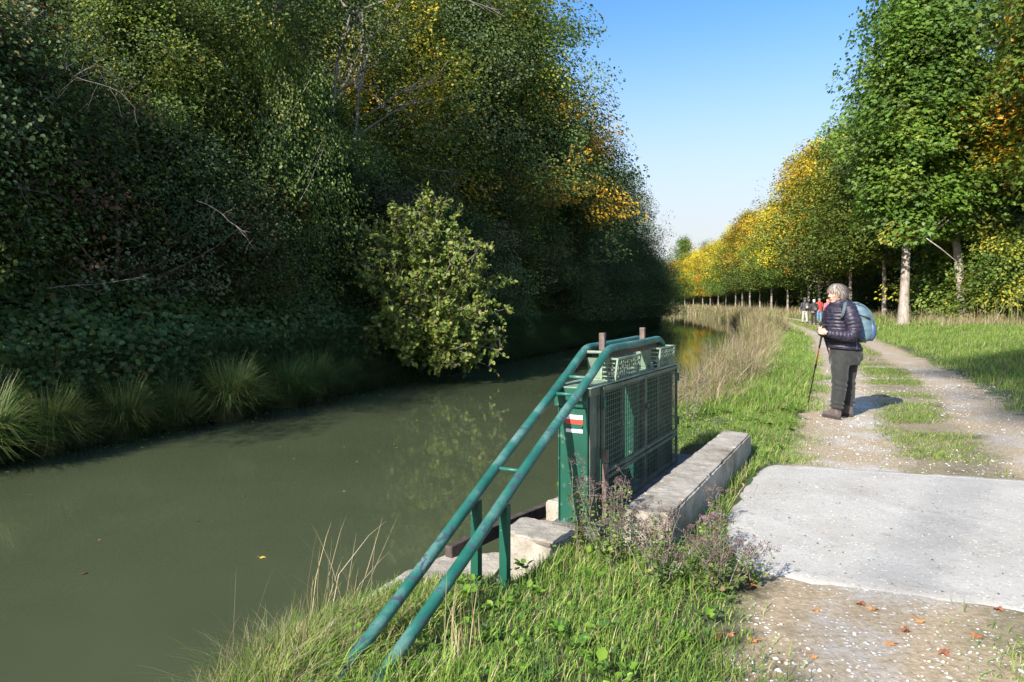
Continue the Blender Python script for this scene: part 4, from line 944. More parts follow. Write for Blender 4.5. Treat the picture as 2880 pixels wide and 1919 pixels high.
# broad-leaved weeds in the turf near the camera
def weeds():
    r = np.random.default_rng(18); C, D, Nn, S, Cc = [], [], [], [], []
    for i in range(520):
        y = 1.7+r.random()**1.3*9; d = r.uniform(.9, 2.75); x = float(Rx(y))+d
        if blocked(np.array([x]), np.array([y]))[0]: continue
        z = float(ground_z(x, y)); m = r.integers(5, 12); a = r.uniform(0, 6.28, m); s = r.uniform(.022, .055) if r.random() < .6 else r.uniform(.015, .03)
        C.append(np.stack([x+np.cos(a)*s*.3, y+np.sin(a)*s*.3, np.full(m, z+.02+r.random()*.05)], -1)); D.append(np.stack([np.cos(a), np.sin(a), r.uniform(.1, 1.0, m)], -1))
        Nn.append(np.stack([r.normal(0, .3, m), r.normal(0, .3, m), np.ones(m)], -1)); S.append(s*r.uniform(.6, 1.2, m)); Cc.append(palette_pick([(2, (.14, .28, .03)), (1, (.20, .34, .04)), (1, (.08, .18, .04))], m, r))
    for i in range(5200):   # clover and small leaves
        y = 1.7+r.random()**1.4*7; d = r.uniform(.6, 2.7); x = float(Rx(y))+d
        if vnoise(x, y, 1.3, 51) < .05: continue
        C.append([[x, y, 0]]); D.append(r.normal(0, 1, (1, 3))*[1, 1, .3]); Nn.append([[0, 0, 1.]]); S.append([r.uniform(.012, .03)]); Cc.append(palette_pick([(2, (.08, .19, .04)), (1, (.15, .27, .04))], 1, r))
    C = np.concatenate(C); k = ~blocked(C[:, 0], C[:, 1]); sm = C[:, 2] == 0; C[sm, 2] = ground_z(C[sm, 0], C[sm, 1])+r.uniform(.02, .09, sm.sum())
    D, Nn, S, Cc = [np.concatenate(q)[k] for q in (D, Nn, S, Cc)]; C = C[k]
    V, Fq, kk = leaves(C, D, Nn, S, 'leaf'); return V, Fq, np.repeat(Cc, kk, 0)
stuff('turf_weeds', [weeds()], M['grass'])

# stones on the path
def gravel():
    r = np.random.default_rng(19); mb_v, mb_f, o = [], [], 0
    base = np.array([[1, 0, 0], [-1, 0, 0], [0, 1, 0], [0, -1, 0], [0, 0, 1], [0, 0, -1.]]); f0 = np.array([[0, 2, 4], [2, 1, 4], [1, 3, 4], [3, 0, 4], [2, 0, 5], [1, 2, 5], [3, 1, 5], [0, 3, 5]])
    n = 9000; y = 1.8+r.random(n)**1.5*14; d = r.uniform(2.75, 5.9, n); x = Rx(y)+d; k = (~in_poly(x, y, SLAB) | (r.random(n) < .06)) & (vnoise(x, y, 1.2, 61)+.6*r.random(n) > .0); x, y = x[k], y[k]; n = len(x)
    s = r.lognormal(-5.05, .42, n); s = np.minimum(s, .022); V = base[None]*s[:, None, None]*np.stack([r.uniform(.7, 1.5, n), r.uniform(.7, 1.3, n), r.uniform(.35, .7, n)], -1)[:, None, :]
    V = V+r.normal(0, .15, V.shape)*s[:, None, None]; a = r.uniform(0, 6.28, n); ca, sa = np.cos(a)[:, None], np.sin(a)[:, None]
    V = np.stack([V[..., 0]*ca-V[..., 1]*sa, V[..., 0]*sa+V[..., 1]*ca, V[..., 2]], -1)+np.stack([x, y, np.maximum(ground_z(x, y), np.where(in_poly(x, y, SLAB), .011, -9))+s*.2], -1)[:, None, :]
    Fq = (np.arange(n)[:, None, None]*6+f0[None]).reshape(-1, 3); col = palette_pick([(3, (.62, .60, .57)), (2, (.45, .40, .33)), (1, (.75, .74, .72)), (.6, (.25, .2, .15))], n, r)
    m, nt, p, out = new_mat('pebble'); at_ = N(nt, 'ShaderNodeAttribute', attribute_name='Col').outputs['Color']; nt.links.new(at_, p.inputs['Base Color']); p.inputs['Roughness'].default_value = .85
    tag(mesh_obj('gravel', np_mesh('gravel', V.reshape(-1, 3), Fq, m, np.repeat(col, 6, 0))), kind='stuff')
gravel()

# ------------------------------------------------------------------ sedge tussocks at the far waterline
def sedge_mesh(seed, H, R_, n, pal):
    r = np.random.default_rng(seed); az = r.uniform(0, 6.28, n); rr = R_*.28*np.sqrt(r.random(n)); B = np.stack([np.cos(az)*rr, np.sin(az)*rr, np.zeros(n)], -1)
    az2 = az+r.normal(0, .5, n); hh = H*r.uniform(.6, 1.15, n); h = np.stack([np.cos(az2), np.sin(az2), np.zeros(n)], -1); sd = np.stack([-np.sin(az2+.5), np.cos(az2+.5), np.zeros(n)], -1)
    be = r.uniform(.25, 1.25, n); P = []
    for t, wv in ((0, 1), (.3, 1), (.55, .9), (.8, .6), (1, .08)):
        c = B+np.array([0, 0, 1.])*(hh*(1.25*t-be*.75*t**2.6))[:, None]+h*(R_*be*t**1.9*1.05)[:, None]; P += [c-sd*.0042*wv, c+sd*.0042*wv]
    V = np.stack(P, 1).reshape(-1, 3); q = np.array([[0, 1, 3, 2], [2, 3, 5, 4], [4, 5, 7, 6], [6, 7, 9, 8]]); Fq = (np.arange(n)[:, None, None]*10+q[None]).reshape(-1, 4)
    c = palette_pick(pal, n, r)*r.uniform(.75, 1.25, (n, 1)); c = np.repeat(c[:, None], 10, 1); c[:, :4] = c[:, :4]*.5+np.array([.15, .12, .075])*.5
    return np_mesh('sedge_leaves', V, Fq, M['grass'], c.reshape(-1, 3))
SPAL = [(3, (.13, .20, .045)), (2, (.17, .25, .06)), (1, (.28, .30, .12)), (.5, (.28, .23, .12))]
SD = [sedge_mesh(i, .95, .72, 1500, SPAL) for i in range(3)]
sed = [(-.02, 8.3, 1.1, 'ragged sedge tussock with dead brown blades at the near end of the far bank'), (.1, 9.15, .95, 'low sedge tussock next to the ragged one with brown blades'), (.15, 10.2, .9, 'wide low sedge tussock between the ragged tussock and the round one'),
       (.12, 11.0, .8, 'small sedge tussock just before the round one'), (-.12, 11.75, 1.12, 'round mop-headed sedge tussock standing clear at the waterline'), (.05, 13.3, 1.0, 'tall sedge with light arching blades past the round tussock'),
       (.1, 14.1, 1.02, 'drooping sedge tussock with sunlit straw blades trailing to the water'), (.2, 15.3, .75, 'small dark sedge tussock before the round bush'), (.2, 20.5, .9, 'sedge tussock just beyond the round bush'), (.2, 23, .9, 'shaded sedge clump on the bank past the bush'), (.2, 26, 1.0, 'pale tufted sedge farther along the dark bank'), (.15, 30, 1.0, 'farthest sedge tussock on the dark bank')]
for i, (d, y, s, lb) in enumerate(sed):
    o = mesh_obj('sedge_tussock', SD[i % 3]); x = float(Lx(y))-d; o.location = (x, y, max(WZ-.02, float(ground_z(x, y))-.05)); o.scale = (s, s, s); o.rotation_euler[2] = i*1.7; tag(o, lb, 'sedge', 'sedge tussocks along the far waterline')

# ------------------------------------------------------------------ wild marjoram and seed heads
def herb(name, x, y, H, n, spread, seed, label, heads=True, leafy=1.0, group=None, headcol=((.17, .105, .10), (.24, .16, .15), (.11, .07, .06)), z=None):
    r = np.random.default_rng(seed); o = thing(name, label, 'plant', (x, y, float(ground_z(x, y)) if z is None else z), 0, group)
    segs, C, D, Nn, S, hc = [], [], [], [], [], []; n = max(n-2, 4)
    for i in range(n):
        a = r.uniform(0, 6.28); l = r.uniform(0, spread); h = H*r.uniform(.6, 1.05); e = np.array([math.cos(a)*l, math.sin(a)*l, h]); b = np.array([math.cos(a)*l*.25, math.sin(a)*l*.25, 0])
        p = curve(b, e, .05, r, 7, .1); segs.append((p, np.linspace(.0028, .0012, 7)))
        m = int(46*leafy*h/.5)+8; t = r.uniform(.02, .92, m)**1.25; q = np.stack([np.interp(t, np.linspace(0, 1, 7), p[:, k]) for k in range(3)], -1)
        aa = r.uniform(0, 6.28, m); d = np.stack([np.cos(aa), np.sin(aa), r.uniform(-.2, .6, m)], -1); C.append(q+d*.012); D.append(d); Nn.append(np.tile([0, 0, 1.], (m, 1))+r.normal(0, .4, (m, 3))); S.append(r.uniform(.016, .036, m)*(1.2-t*.7))
        if heads:
            for k in range(r.integers(2, 5)):
                tt = r.uniform(.7, 1); b2 = np.array([np.interp(tt, np.linspace(0, 1, 7), p[:, c]) for c in range(3)]); e2 = b2+np.array([r.normal(0, .035), r.normal(0, .035), r.uniform(.01, .06)])
                segs.append((np.stack([b2, e2]), [.0012, .0010])); hc.append(e2)
    C, D, Nn, S = [np.concatenate(q) for q in (C, D, Nn, S)]; m = len(C)
    V, Fq, k = leaves(C, D, Nn, S, 'leaf'); col = palette_pick([(3, (.15, .22, .06)), (2, (.20, .28, .08)), (1, (.30, .36, .09)), (.3, (.36, .26, .14))], m, r)*r.uniform(.8, 1.2, (m, 1))
    mesh_obj('leaves', np_mesh('leaves', V, Fq, M['leaf'], np.repeat(col, k, 0)), o); tubes_np(segs, 4).obj('stems', M['twig'], o)
    if heads:
        hc = np.array(hc); ci = np.repeat(np.arange(len(hc)), 34); m = len(ci); d = r.normal(0, 1, (m, 3)); C = hc[ci]+unit(d)*r.uniform(.002, .017, (m, 1))*[1, 1, .7]
        V, Fq, k = leaves(C, d, r.normal(0, 1, (m, 3)), r.uniform(.004, .009, m), 'diamond'); col = palette_pick([(1, c) for c in headcol], m, r)*r.uniform(.8, 1.25, (m, 1))
        mesh_obj('flower_heads', np_mesh('flower_heads', V, Fq, M['dry'], np.repeat(col, k, 0)), o)
hb = [(.39, 4.02, .58, 9, .22, 'tall marjoram with brown seed heads against the mesh door of the sluice'), (.60, 4.12, .44, 9, .24, 'marjoram clump reaching into the gap between sluice and low wall'), (.55, 3.85, .42, 16, .26, 'dense marjoram clump at the foot of the green post'),
      (.78, 3.78, .34, 12, .24, 'marjoram clump in front of the end of the low wall'), (.98, 3.72, .28, 9, .2, 'marjoram with mauve heads beside the broken wall corner'), (1.13, 3.85, .28, 7, .16, 'marjoram leaning along the dark side of the low wall'),
      (1.02, 3.45, .27, 15, .24, 'low marjoram clump spreading towards the white slab'), (1.22, 3.55, .18, 9, .18, 'small marjoram whose shadow falls on the white slab'), (.72, 3.52, .28, 16, .25, 'bushy low marjoram in the middle of the turf'), (1.32, 4.45, .22, 5, .08, 'single marjoram sprig beside the wall and slab')]
for i, (x, y, H, n, sp, lb) in enumerate(hb): herb('marjoram_plant', x, y, H, n, sp, 100+i, lb, group='marjoram clumps round the low wall')
herb('seed_head_plant', at(703, 10.5), 10.5, 1.15, 9, .34, 120, 'tall dead umbel plant with mauve-brown seed heads on the near bank', leafy=.2, headcol=((.23, .17, .16), (.32, .25, .22), (.16, .11, .1)))
herb('seed_head_plant', at(688, 8.6), 8.6, .62, 14, .4, 121, 'low brown seed heads at the water edge beyond the sluice', leafy=.5)
herb('seed_head_plant', at(735, 12.5), 12.5, .95, 10, .4, 122, 'dead seed heads among pale grass nearer the path', leafy=.3, headcol=((.3, .24, .17), (.36, .29, .2)))
# pink flowers
herb('pink_flower', 1.12, 3.95, .28, 5, .04, 123, 'small pink flower head against the dark side of the low wall', leafy=.6, headcol=((.42, .20, .38), (.5, .3, .46)))
# tufts of dead rushes
def tuft(name, x, y, n, H, seed, label, pal=GR_DRY, bend=.4, lean=.3, wd=.0022, dz=0, cat_='grass tuft', group=None, spread=.05, down=False):
    r = np.random.default_rng(seed); B = np.stack([r.normal(0, spread, n), r.normal(0, spread, n), np.zeros(n)], -1)
    V, Fq, C = blades(B, H*r.uniform(.5, 1.2, n), np.full(n, wd), r.normal(0, lean, n), r.uniform(0, 6.28, n), np.abs(r.normal(bend, .3, n)), palette_pick(pal, n, r)*r.uniform(.8, 1.2, (n, 1)))
    if down: V = V*[1, 1, -1]
    o = mesh_obj(name, np_mesh(name, V, Fq, M['dry'], C)); o.location = (x, y, float(ground_z(x, y))+dz); tag(o, label, cat_, group)
tuft('dead_grass_tuft', .37, 4.02, 260, .30, 201, 'straw-coloured dead tuft hanging beside the concrete block', dz=-.02, spread=.035, bend=.25, lean=.1, down=True)
tuft('straw_tuft', at(318, 3.7), 3.7, 22, .66, 202, 'tall straw stalks standing over the murky water', bend=.12, lean=.12)
tuft('straw_tuft', at(232, 3.55), 3.55, 6, .62, 203, 'single bent straw stalk farthest out over the water', bend=.2, lean=.1, spread=.03)
tuft('straw_tuft', at(350, 3.9), 3.9, 22, .5, 204, 'fan of straw stalks beside the foot of the pipe rails', bend=.3, lean=.4)
tuft('straw_tuft', at(455, 2.85), 2.85, 24, .30, 205, 'thin straw stalks in the turf in front of the pipe rails', bend=.1, lean=.25)
tuft('bramble_stems', 19.3, 27.5, 40, 1.6, 206, 'arching pale bramble stems at the edge of the verge', bend=.5, lean=.4, wd=.008, spread=.7, cat_='bramble')
tuft('bramble_stems', 21.5, 27.5, 40, 1.9, 207, 'tall bleached dead stems by the picture edge of the verge', bend=.35, lean=.3, wd=.009, spread=.8, cat_='bramble')
tuft('bramble_stems', 19.6, 33.5, 160, .9, 208, 'bleached thicket of dead grass between the two trunks', bend=.5, lean=.4, wd=.006, spread=.9, cat_='bramble')

# broken pale branch hanging in the verge trees
b_ = MB(); y_ = 31; p0 = (at(926, y_), y_, CZ+(HOR-238)/F*y_); p1 = (at(948, y_), y_-.5, CZ+(HOR-261)/F*y_); pm = tuple((a+b)/2+.03 for a, b in zip(p0, p1))
b_.tube([p0, pm, p1], [.022, .025, .018], 7); tag(b_.obj('broken_branch', M['bark']), 'pale broken branch hanging between the two big trunks', 'branch')

def slab_litter():
    r = np.random.default_rng(29); n = 900; x = r.uniform(1.2, 5.2, n); y = r.uniform(2.3, 6.3, n); k = in_poly(x, y, SLAB) & (r.random(n) < np.where(x < 2.0, .9, .45)); x, y = x[k], y[k]; n = len(x)
    V, Fq, kk = leaves(np.stack([x, y, np.full(n, .0145)], -1), r.normal(0, 1, (n, 3))*[1, 1, .05], np.tile([0, 0, 1.], (n, 1)), r.uniform(.005, .018, n), 'leaf')
    return V, Fq, np.repeat(palette_pick([(3, (.10, .07, .045)), (2, (.2, .14, .08)), (1, (.05, .04, .03)), (.5, (.4, .3, .1))], n, r), kk, 0)
stuff('slab_litter', [slab_litter()], M['dry'])
# ------------------------------------------------------------------ fallen leaves
def leaf_obj(seed, c, s):
    r = np.random.default_rng(seed); mb = MB(); n = 11; out = []
    for i in range(n*2):
        a = 2*math.pi*i/(n*2); rr = s*(1.0 if i % 2 == 0 else .62)*(1-.25*math.cos(a))*r.uniform(.85, 1.1); out.append((math.cos(a)*rr, math.sin(a)*rr*.8, .25*s*math.sin(a*2+seed)+r.uniform(0, .1*s)))
    mb.v = [(0, 0, .12*s)]+out; mb.f = [(0, i+1, (i+1) % (n*2)+1) for i in range(n*2)]; mb.sm = [False]*len(mb.f)
    mb.tube([(-s*.8, 0, .1*s), (-s*1.6, s*.15, .02)], s*.04, 4)
    m, nt, p, o = new_mat('dead_leaf'); p.inputs['Roughness'].default_value = .6; nz = noise_n(nt, 60, 3, .6, coord(nt)); nt.links.new(ramp(nt, nz.outputs[0], [(.3, tuple(a*.7 for a in c)), (.7, tuple(a*1.25 for a in c))]).outputs[0], p.inputs['Base Color'])
    return mb.mesh('fallen_leaf', m)
LV = [leaf_obj(1, (.30, .11, .05), .03), leaf_obj(2, (.45, .21, .07), .028), leaf_obj(3, (.14, .07, .04), .026), leaf_obj(4, (.62, .40, .06), .027)]
# on the slab, path and turf (pixel of the photograph in the 2880 wide frame, kind)
pl = [(2434, 1370, 1, 'tan leaf lying near the middle of the far part of the white slab'), (2738, 1557, 2, 'dark curled leaf on the white slab'), (2703, 1440, 2, 'thin dark leaf flat on the white slab by the path side'), (2765, 1367, 2, 'tiny dark leaf near the far edge of the white slab'),
      (2423, 1697, 0, 'rusty leaf on the gravel just below the slab'), (2454, 1710, 1, 'orange leaf on the gravel beside the rusty one'), (2293, 1717, 1, 'small tan leaf on the white gravel track'), (2590, 1745, 1, 'orange leaf in front of the grass strip'), (2548, 1770, 0, 'dark red leaf beside a grass tuft on gravel'), (2500, 1806, 1, 'brown leaf on the open gravel'),
      (2023, 1797, 0, 'big rust-brown leaf at the turf edge, partly curled'), (2052, 1782, 0, 'second rust-brown leaf overlapping the turf edge'), (2120, 1645, 1, 'orange-brown leaf at the corner of slab and turf'), (2060, 1385, 3, 'yellow leaf fallen between wall and slab'), (2086, 1362, 3, 'yellow-orange leaf by the foot of the low wall'),
      (2810, 1712, 0, 'red-brown leaf at the near edge of the slab'), (2745, 1785, 0, 'dark red leaf lying in the strip of grass'), (2653, 1836, 0, 'dark brown leaf low on the gravel'), (2320, 1500, 1, 'pale brown crumb of leaf on the slab'), (2172, 1503, 2, 'dark fragment of leaf on the slab near its corner'),
      (2117, 1798, 1, 'orange leaf on gravel next to the big rusty ones'), (1835, 1557, 1, 'tan leaf caught in the marjoram'), (2290, 1845, 1, 'small orange leaf at the bottom of the gravel track')]
for i, (u, v, k, lb) in enumerate(pl):
    u /= 2.8125; v /= 2.8125; zz = .012 if in_poly(np.array([at(u, F*(CZ-.02)/(v-HOR))]), np.array([F*(CZ-.02)/(v-HOR)]), SLAB)[0] else .008
    Y = F*(CZ-zz)/(v-HOR); X = at(u, Y); o = mesh_obj('fallen_leaf', LV[k]); gz = max(float(ground_z(X, Y))+.006, 0) if zz < .02 else zz
    o.location = (X, Y, gz+(.12 if 'caught' in lb else 0)); o.rotation_euler = (0, 0, i*1.7); s = .75 if 'tiny' in lb or 'small' in lb or 'crumb' in lb or 'fragment' in lb else 1.0
    o.scale = (s, s, s); tag(o, lb, 'leaf', 'fallen leaves')
for i, (u, v, k, s, lb) in enumerate([(741, 1569, 3, 1.1, 'bright yellow leaf floating on the murky water'), (87, 1391, 2, .7, 'small dull leaf afloat near the far bank'), (279, 1519, 1, .6, 'small tan leaf afloat in the wide murky water'), (967, 1382, 3, .6, 'tiny pale leaf afloat on the reflection of the bush')]):
    u /= 2.8125; v /= 2.8125; Y = F*(CZ-WZ)/(v-HOR); o = mesh_obj('floating_leaf', LV[k]); o.location = (at(u, Y), Y, WZ+.002); o.scale = (s, s, s*.5); o.rotation_euler[2] = i; tag(o, lb, 'leaf', 'leaves afloat on the canal')
# ------------------------------------------------------------------ people
def fabric(name, c, r=.75, var=.2, sc=30, sheen=.2, bmp=.25, dist=.006):
    m = plain(name, c, r, 0, var, sc, bmp, dist); m.node_tree.nodes['Principled BSDF'].inputs['Sheen Weight'].default_value = sheen; return m
def skin_mat():
    m, nt, p, out = new_mat('skin'); v = coord(nt); n = noise_n(nt, 12, 4, .5, v)
    nt.links.new(ramp(nt, n.outputs[0], [(.3, (.50, .27, .19)), (.7, (.66, .40, .30))]).outputs[0], p.inputs['Base Color'])
    p.inputs['Roughness'].default_value = .5; p.inputs['Subsurface Weight'].default_value = .12; p.inputs['Subsurface Radius'].default_value = (.02, .008, .004); return m
M['skin'] = skin_mat()
M['lips'] = plain('lips', (.42, .13, .11), .5, 0, .1)
M['eye'] = plain('eye_dark', (.03, .025, .02), .25, 0, .1, bmp=0)
M['eyewhite'] = plain('eye_white', (.7, .68, .64), .3, 0, .05, bmp=0)
M['trouser'] = fabric('grey_trouser_cloth', (.024, .025, .024), .85, .2, 25)
M['boot'] = fabric('boot_leather', (.11, .085, .075), .8, .3, 30)
M['sole'] = fabric('boot_sole', (.035, .025, .025), .8, .2)
M['pack'] = fabric('blue_grey_pack_cloth', (.10, .175, .215), .55, .18, 14, .1, .3, .01)
M['pack_d'] = fabric('dark_blue_pocket_cloth', (.055, .10, .20), .5, .25, 16, .1, .3, .01)
M['strap'] = fabric('strap_webbing', (.075, .105, .125), .7, .15)
M['black'] = fabric('black_foam', (.018, .018, .018), .6, .2)
M['orange'] = plain('bronze_pole', (.42, .13, .02), .3, .5, .1, bmp=0)
M['blackpole'] = plain('black_pole', (.012, .012, .013), .3, .3, .1, bmp=0)
def jacket_mat():
    m, nt, p, out = new_mat('quilted_print'); v = coord(nt)
    mp = N(nt, 'ShaderNodeMapping'); mp.inputs['Scale'].default_value = (1, 1, 3.2); nt.links.new(v, mp.inputs[0])
    n = noise_n(nt, 16, 5, .7, mp.outputs[0]); n2 = noise_n(nt, 27, 4, .7, mp.outputs[0]); w_ = noise_n(nt, 22, 3, .6, v)
    c = ramp(nt, n.outputs[0], [(.34, (.008, .008, .014)), (.5, (.022, .021, .040)), (.60, (.065, .045, .075)), (.68, (.035, .045, .085)), (.76, (.15, .09, .12))]).outputs[0]
    c = mix(nt, c, (.014, .012, .02), smooth_n(nt, n2.outputs[0], .52, .66))
    nt.links.new(c, p.inputs['Base Color']); p.inputs['Roughness'].default_value = .48; p.inputs['Specular IOR Level'].default_value = .45
    bump(nt, p, w_.outputs[0], .5, .012); return m
M['jacket'] = jacket_mat()
M['jacket_in'] = fabric('jacket_lining', (.012, .011, .014), .7)

WX, WY = 4.08, 8.64
def w3(x3, y3, dy=0.0): return Vector(((x3-580)/777, dy, (1415-y3)/777))
def walker():
    R = thing('person', 'grey-haired woman in a quilted purple jacket standing on the path with poles', 'person', (WX, WY, float(ground_z(WX, WY))), 0)
    # --- one continuous body: torso, neck, head, arms with hands, legs
    b = MB()
    fd = Vector((-.93, -.30, -.10)).normalized(); rt = Vector((0, 0, 1)).cross(fd).normalized(); up = fd.cross(rt).normalized()*1
    if up.z < 0: up = -up
    Rh = Matrix((fd, rt, up)).transposed()
    hc = w3(512, 222, -.01)
    def H(f, s, u): return hc+Rh @ Vector((f, s, u))
    b.ell(H(-.012, 0, .022), (.092, .072, .082), Rh, 24, 16)                     # skull
    b.ell(H(.030, 0, -.035), (.058, .056, .078), Rh, 20, 14)                     # face
    b.ell(H(.052, 0, -.092), (.030, .030, .024), Rh, 14, 10)                     # chin
    b.tube([H(-.03, .045, -.055), H(.05, .02, -.095)], [.024, .020], 10); b.tube([H(-.03, -.045, -.055), H(.05, -.02, -.095)], [.024, .020], 10)
    b.tube([H(.080, 0, .010), H(.098, 0, -.016), H(.110, 0, -.034)], [.008, .011, .0125], 10)      # nose
    b.ell(H(.098, .010, -.037), (.009, .007, .006), Rh, 8, 6); b.ell(H(.098, -.010, -.037), (.009, .007, .006), Rh, 8, 6)
    b.tube([H(.076, -.045, .022), H(.088, -.015, .024), H(.088, .015, .024), H(.076, .045, .022)], .009, 8)   # brow
    for s in (-1, 1):
        b.ell(H(.060, s*.036, -.028), (.024, .020, .020), Rh, 12, 8)             # cheek
        b.ell(H(-.015, s*.072, -.012), (.016, .007, .026), Rh, 12, 8)            # ear
    b.ell(H(.082, 0, -.060), (.012, .022, .007), Rh, 12, 6); b.ell(H(.078, 0, -.070), (.012, .020, .007), Rh, 12, 6)
    nk = w3(548, 330, 0); b.tube([H(-.035, 0, -.05), H(-.04, 0, -.10), nk], [.056, .054, .062], 16)
    b.ell(w3(552, 395, 0), (.11, .16, .12)); b.ell(w3(550, 520, 0), (.12, .15, .17)); b.ell(w3(590, 700, 0), (.13, .13, .12))
    legs = {'l': [(570, 800, -.05), (515, 1040, -.10), (492, 1290, -.10), (488, 1375, -.07)], 'r': [(640, 800, .05), (662, 1040, .09), (672, 1290, .09), (668, 1375, .11)]}
    for k in legs: b.tube([w3(*p) for p in legs[k]], [.062, .052, .040, .034], 14)
    for k, dx in (('l', (-.04, .16)), ('r', (-.09, .14))):
        a = w3(*legs[k][-1]); b.tube([a+Vector((.0, .0, -.005)), a+Vector((dx[0]*.7, dx[1]*.7, -.02))], [.026, .018], 10)
    # arms
    sh, el, wr = w3(572, 370, -.17), w3(596, 590, -.235), w3(372, 596, -.19)
    b.tube([sh, (sh+el)/2, el, (el+wr)/2, wr], [.055, .05, .042, .036, .026], 12)
    sh2, el2, wr2 = w3(540, 380, .17), w3(520, 590, .24), w3(372, 575, .02)
    b.tube([sh2, (sh2+el2)/2, el2, (el2+wr2)/2, wr2], [.055, .05, .042, .036, .026], 12)
    # hands: palm and five fingers closed on the pole grips
    def hand(w, g, sgn):
        g = Vector(g); d = (g-w).normalized(); up_ = Vector((0, 0, 1)); sd = d.cross(up_).normalized()*sgn
        pc = w+d*.045+sd*.004; Rp = Matrix((d, sd, up_)).transposed(); b.ell(pc, (.044, .017, .038), Rp, 14, 10); b.tube([w, w+d*.03], [.026, .027], 12)
        for i, (L, z) in enumerate(((.072, .030), (.078, .010), (.073, -.010), (.060, -.029))):
            k = w+d*.072+up_*z-sd*.004; p1 = k+d*L*.34-sd*.004; p2 = p1+d*L*.10+sd*.028; p3 = p2-d*L*.30+sd*.010
            b.tube([k-d*.02, k, p1, p2, p3], [.0095, .0100, .0092, .0085, .0070], 10)
        t0 = w+d*.02+up_*.022+sd*.012; t1 = t0+d*.030+up_*.020+sd*.012; t2 = t1+d*.030+up_*.010+sd*.006
        b.tube([t0, t1, t2], [.013, .011, .0085], 10)
    g1, g2 = w3(338, 585, -.16), w3(352, 572, -.03)
    hand(wr+(g1-wr)*.15, g1, 1); hand(wr2+(g2-wr2)*.1, g2, -1)
    b.remesh('body', M['skin'], R, .0048, 2)
    # --- face details
    e = MB()
    for s in (-1, 1): e.ell(H(.079, s*.030, .002), (.007, .012, .0055), Rh, 12, 8)
    eo = e.obj('eyes', M['eyewhite'], R); e = MB()
    for s in (-1, 1): e.ell(H(.0845, s*.030, .002), (.003, .0055, .0052), Rh, 10, 8); e.tube([H(.083, s*.014, .010), H(.087, s*.030, .0125), H(.078, s*.047, .008)], .0022, 6)
    e.obj('iris_and_lashes', M['eye'], eo)
    e = MB(); e.tube([H(.084, -.020, -.064), H(.093, 0, -.063), H(.084, .020, -.064)], [.003, .0055, .003], 8); e.obj('lips', M['lips'], R)
    e = MB()
    for s in (-1, 1): e.tube([H(.090, s*.014, .024), H(.091, s*.030, .029), H(.078, s*.050, .024)], .0032, 6)
    hairm = leaf_mat('grey_hair', .0, .45, .5, 0.0)
    e.obj('eyebrows', plain('brow_hair', (.16, .13, .10), .7), R)
    # --- hair: cap and locks, short bob with fringe
    r = np.random.default_rng(3); n = 5200; az = r.uniform(-math.pi, math.pi, n); el_ = r.uniform(-.15, 1.55, n)
    face = (np.abs(az) < 1.05) & (el_ < .62); az = az[~face]; el_ = el_[~face]; n = len(az)
    P0 = np.stack([np.cos(az)*np.cos(el_)*.097-.014, np.sin(az)*np.cos(el_)*.080, np.sin(el_)*.090+.026], -1)
    crown = np.array([-.02, 0, .115]); out = unit(P0-np.array([-.014, 0, .02])); dn = np.stack([np.cos(az)*.25, np.sin(az)*.25, -np.ones(n)*.9], -1); tang = unit(dn-out*(dn*out).sum(1, keepdims=True))
    L = r.uniform(.05, .10, n)*np.where(np.abs(az) > 1.3, 1.35, .8); w_ = r.uniform(.0012, .0026, n); sd = unit(np.cross(tang, out)); P = []
    for t, wv, lift in ((0, 1, .0), (.35, 1, .007), (.7, .8, .004), (1, .2, -.008)):
        c = P0+tang*(L*t)[:, None]+out*(lift*r.uniform(.5, 1.4, n))[:, None]+np.array([0, 0, -1.])*(L*t*t*.25)[:, None]; P += [c-sd*(w_*wv)[:, None], c+sd*(w_*wv)[:, None]]
    V = np.stack(P, 1).reshape(-1, 3); Rn = np.array(Rh); V = V @ Rn.T+np.array(hc); q = np.array([[0, 1, 3, 2], [2, 3, 5, 4], [4, 5, 7, 6]]); Fq = (np.arange(n)[:, None, None]*8+q[None]).reshape(-1, 4)
    hcol = palette_pick([(3, (.22, .185, .15)), (2.5, (.34, .30, .26)), (3, (.11, .085, .065)), (.8, (.52, .48, .43))], n, r)*np.where(az < 1.6, 1, .8)[:, None]
    hair = mesh_obj('hair', np_mesh('hair', V, Fq, hairm, np.repeat(hcol, 8, 0), True), R)
    cp = MB(); cp.ell(H(-.016, 0, .028), (.099, .083, .090), Rh, 24, 16)
    cap_v = [v for v in cp.v]
    keep = [f for f in cp.f if not (sum((Rh.transposed() @ (Vector(cap_v[i])-hc)).x for i in f)/len(f) > .035 and sum((Rh.transposed() @ (Vector(cap_v[i])-hc)).z for i in f)/len(f) < .075) and sum((Rh.transposed() @ (Vector(cap_v[i])-hc)).z for i in f)/len(f) > -.035]
    cp.f = keep; cp.sm = [True]*len(keep); cp.obj('hair_base', plain('hair_under', (.20, .17, .14), .7), hair)
    # --- jacket: quilted lofts
    def puff(path, ax, ay, seg, pitch, amp, cols=0):
        rings = []; L = 0; n = len(path)
        ts = np.linspace(0, n-1, 74); prev = None; out = []
        for t in ts:
            i = min(int(t), n-2); f = t-i; p = Vector(path[i]).lerp(Vector(path[i+1]), f)
            if prev is not None: L += (p-prev).length
            prev = p; a = ax[i]*(1-f)+ax[i+1]*f; c = ay[i]*(1-f)+ay[i+1]*f; out.append((p, a, c, L))
        return out
    j = MB()
    spec = [(745, 603, .205, .185), (700, 585, .200, .18), (660, 568, .185, .17), (600, 555, .175, .165), (520, 545, .168, .17), (450, 543, .160, .18), (395, 548, .150, .19), (358, 552, .135, .175), (330, 553, .112, .13), (305, 548, .094, .098), (285, 542, .088, .088)]
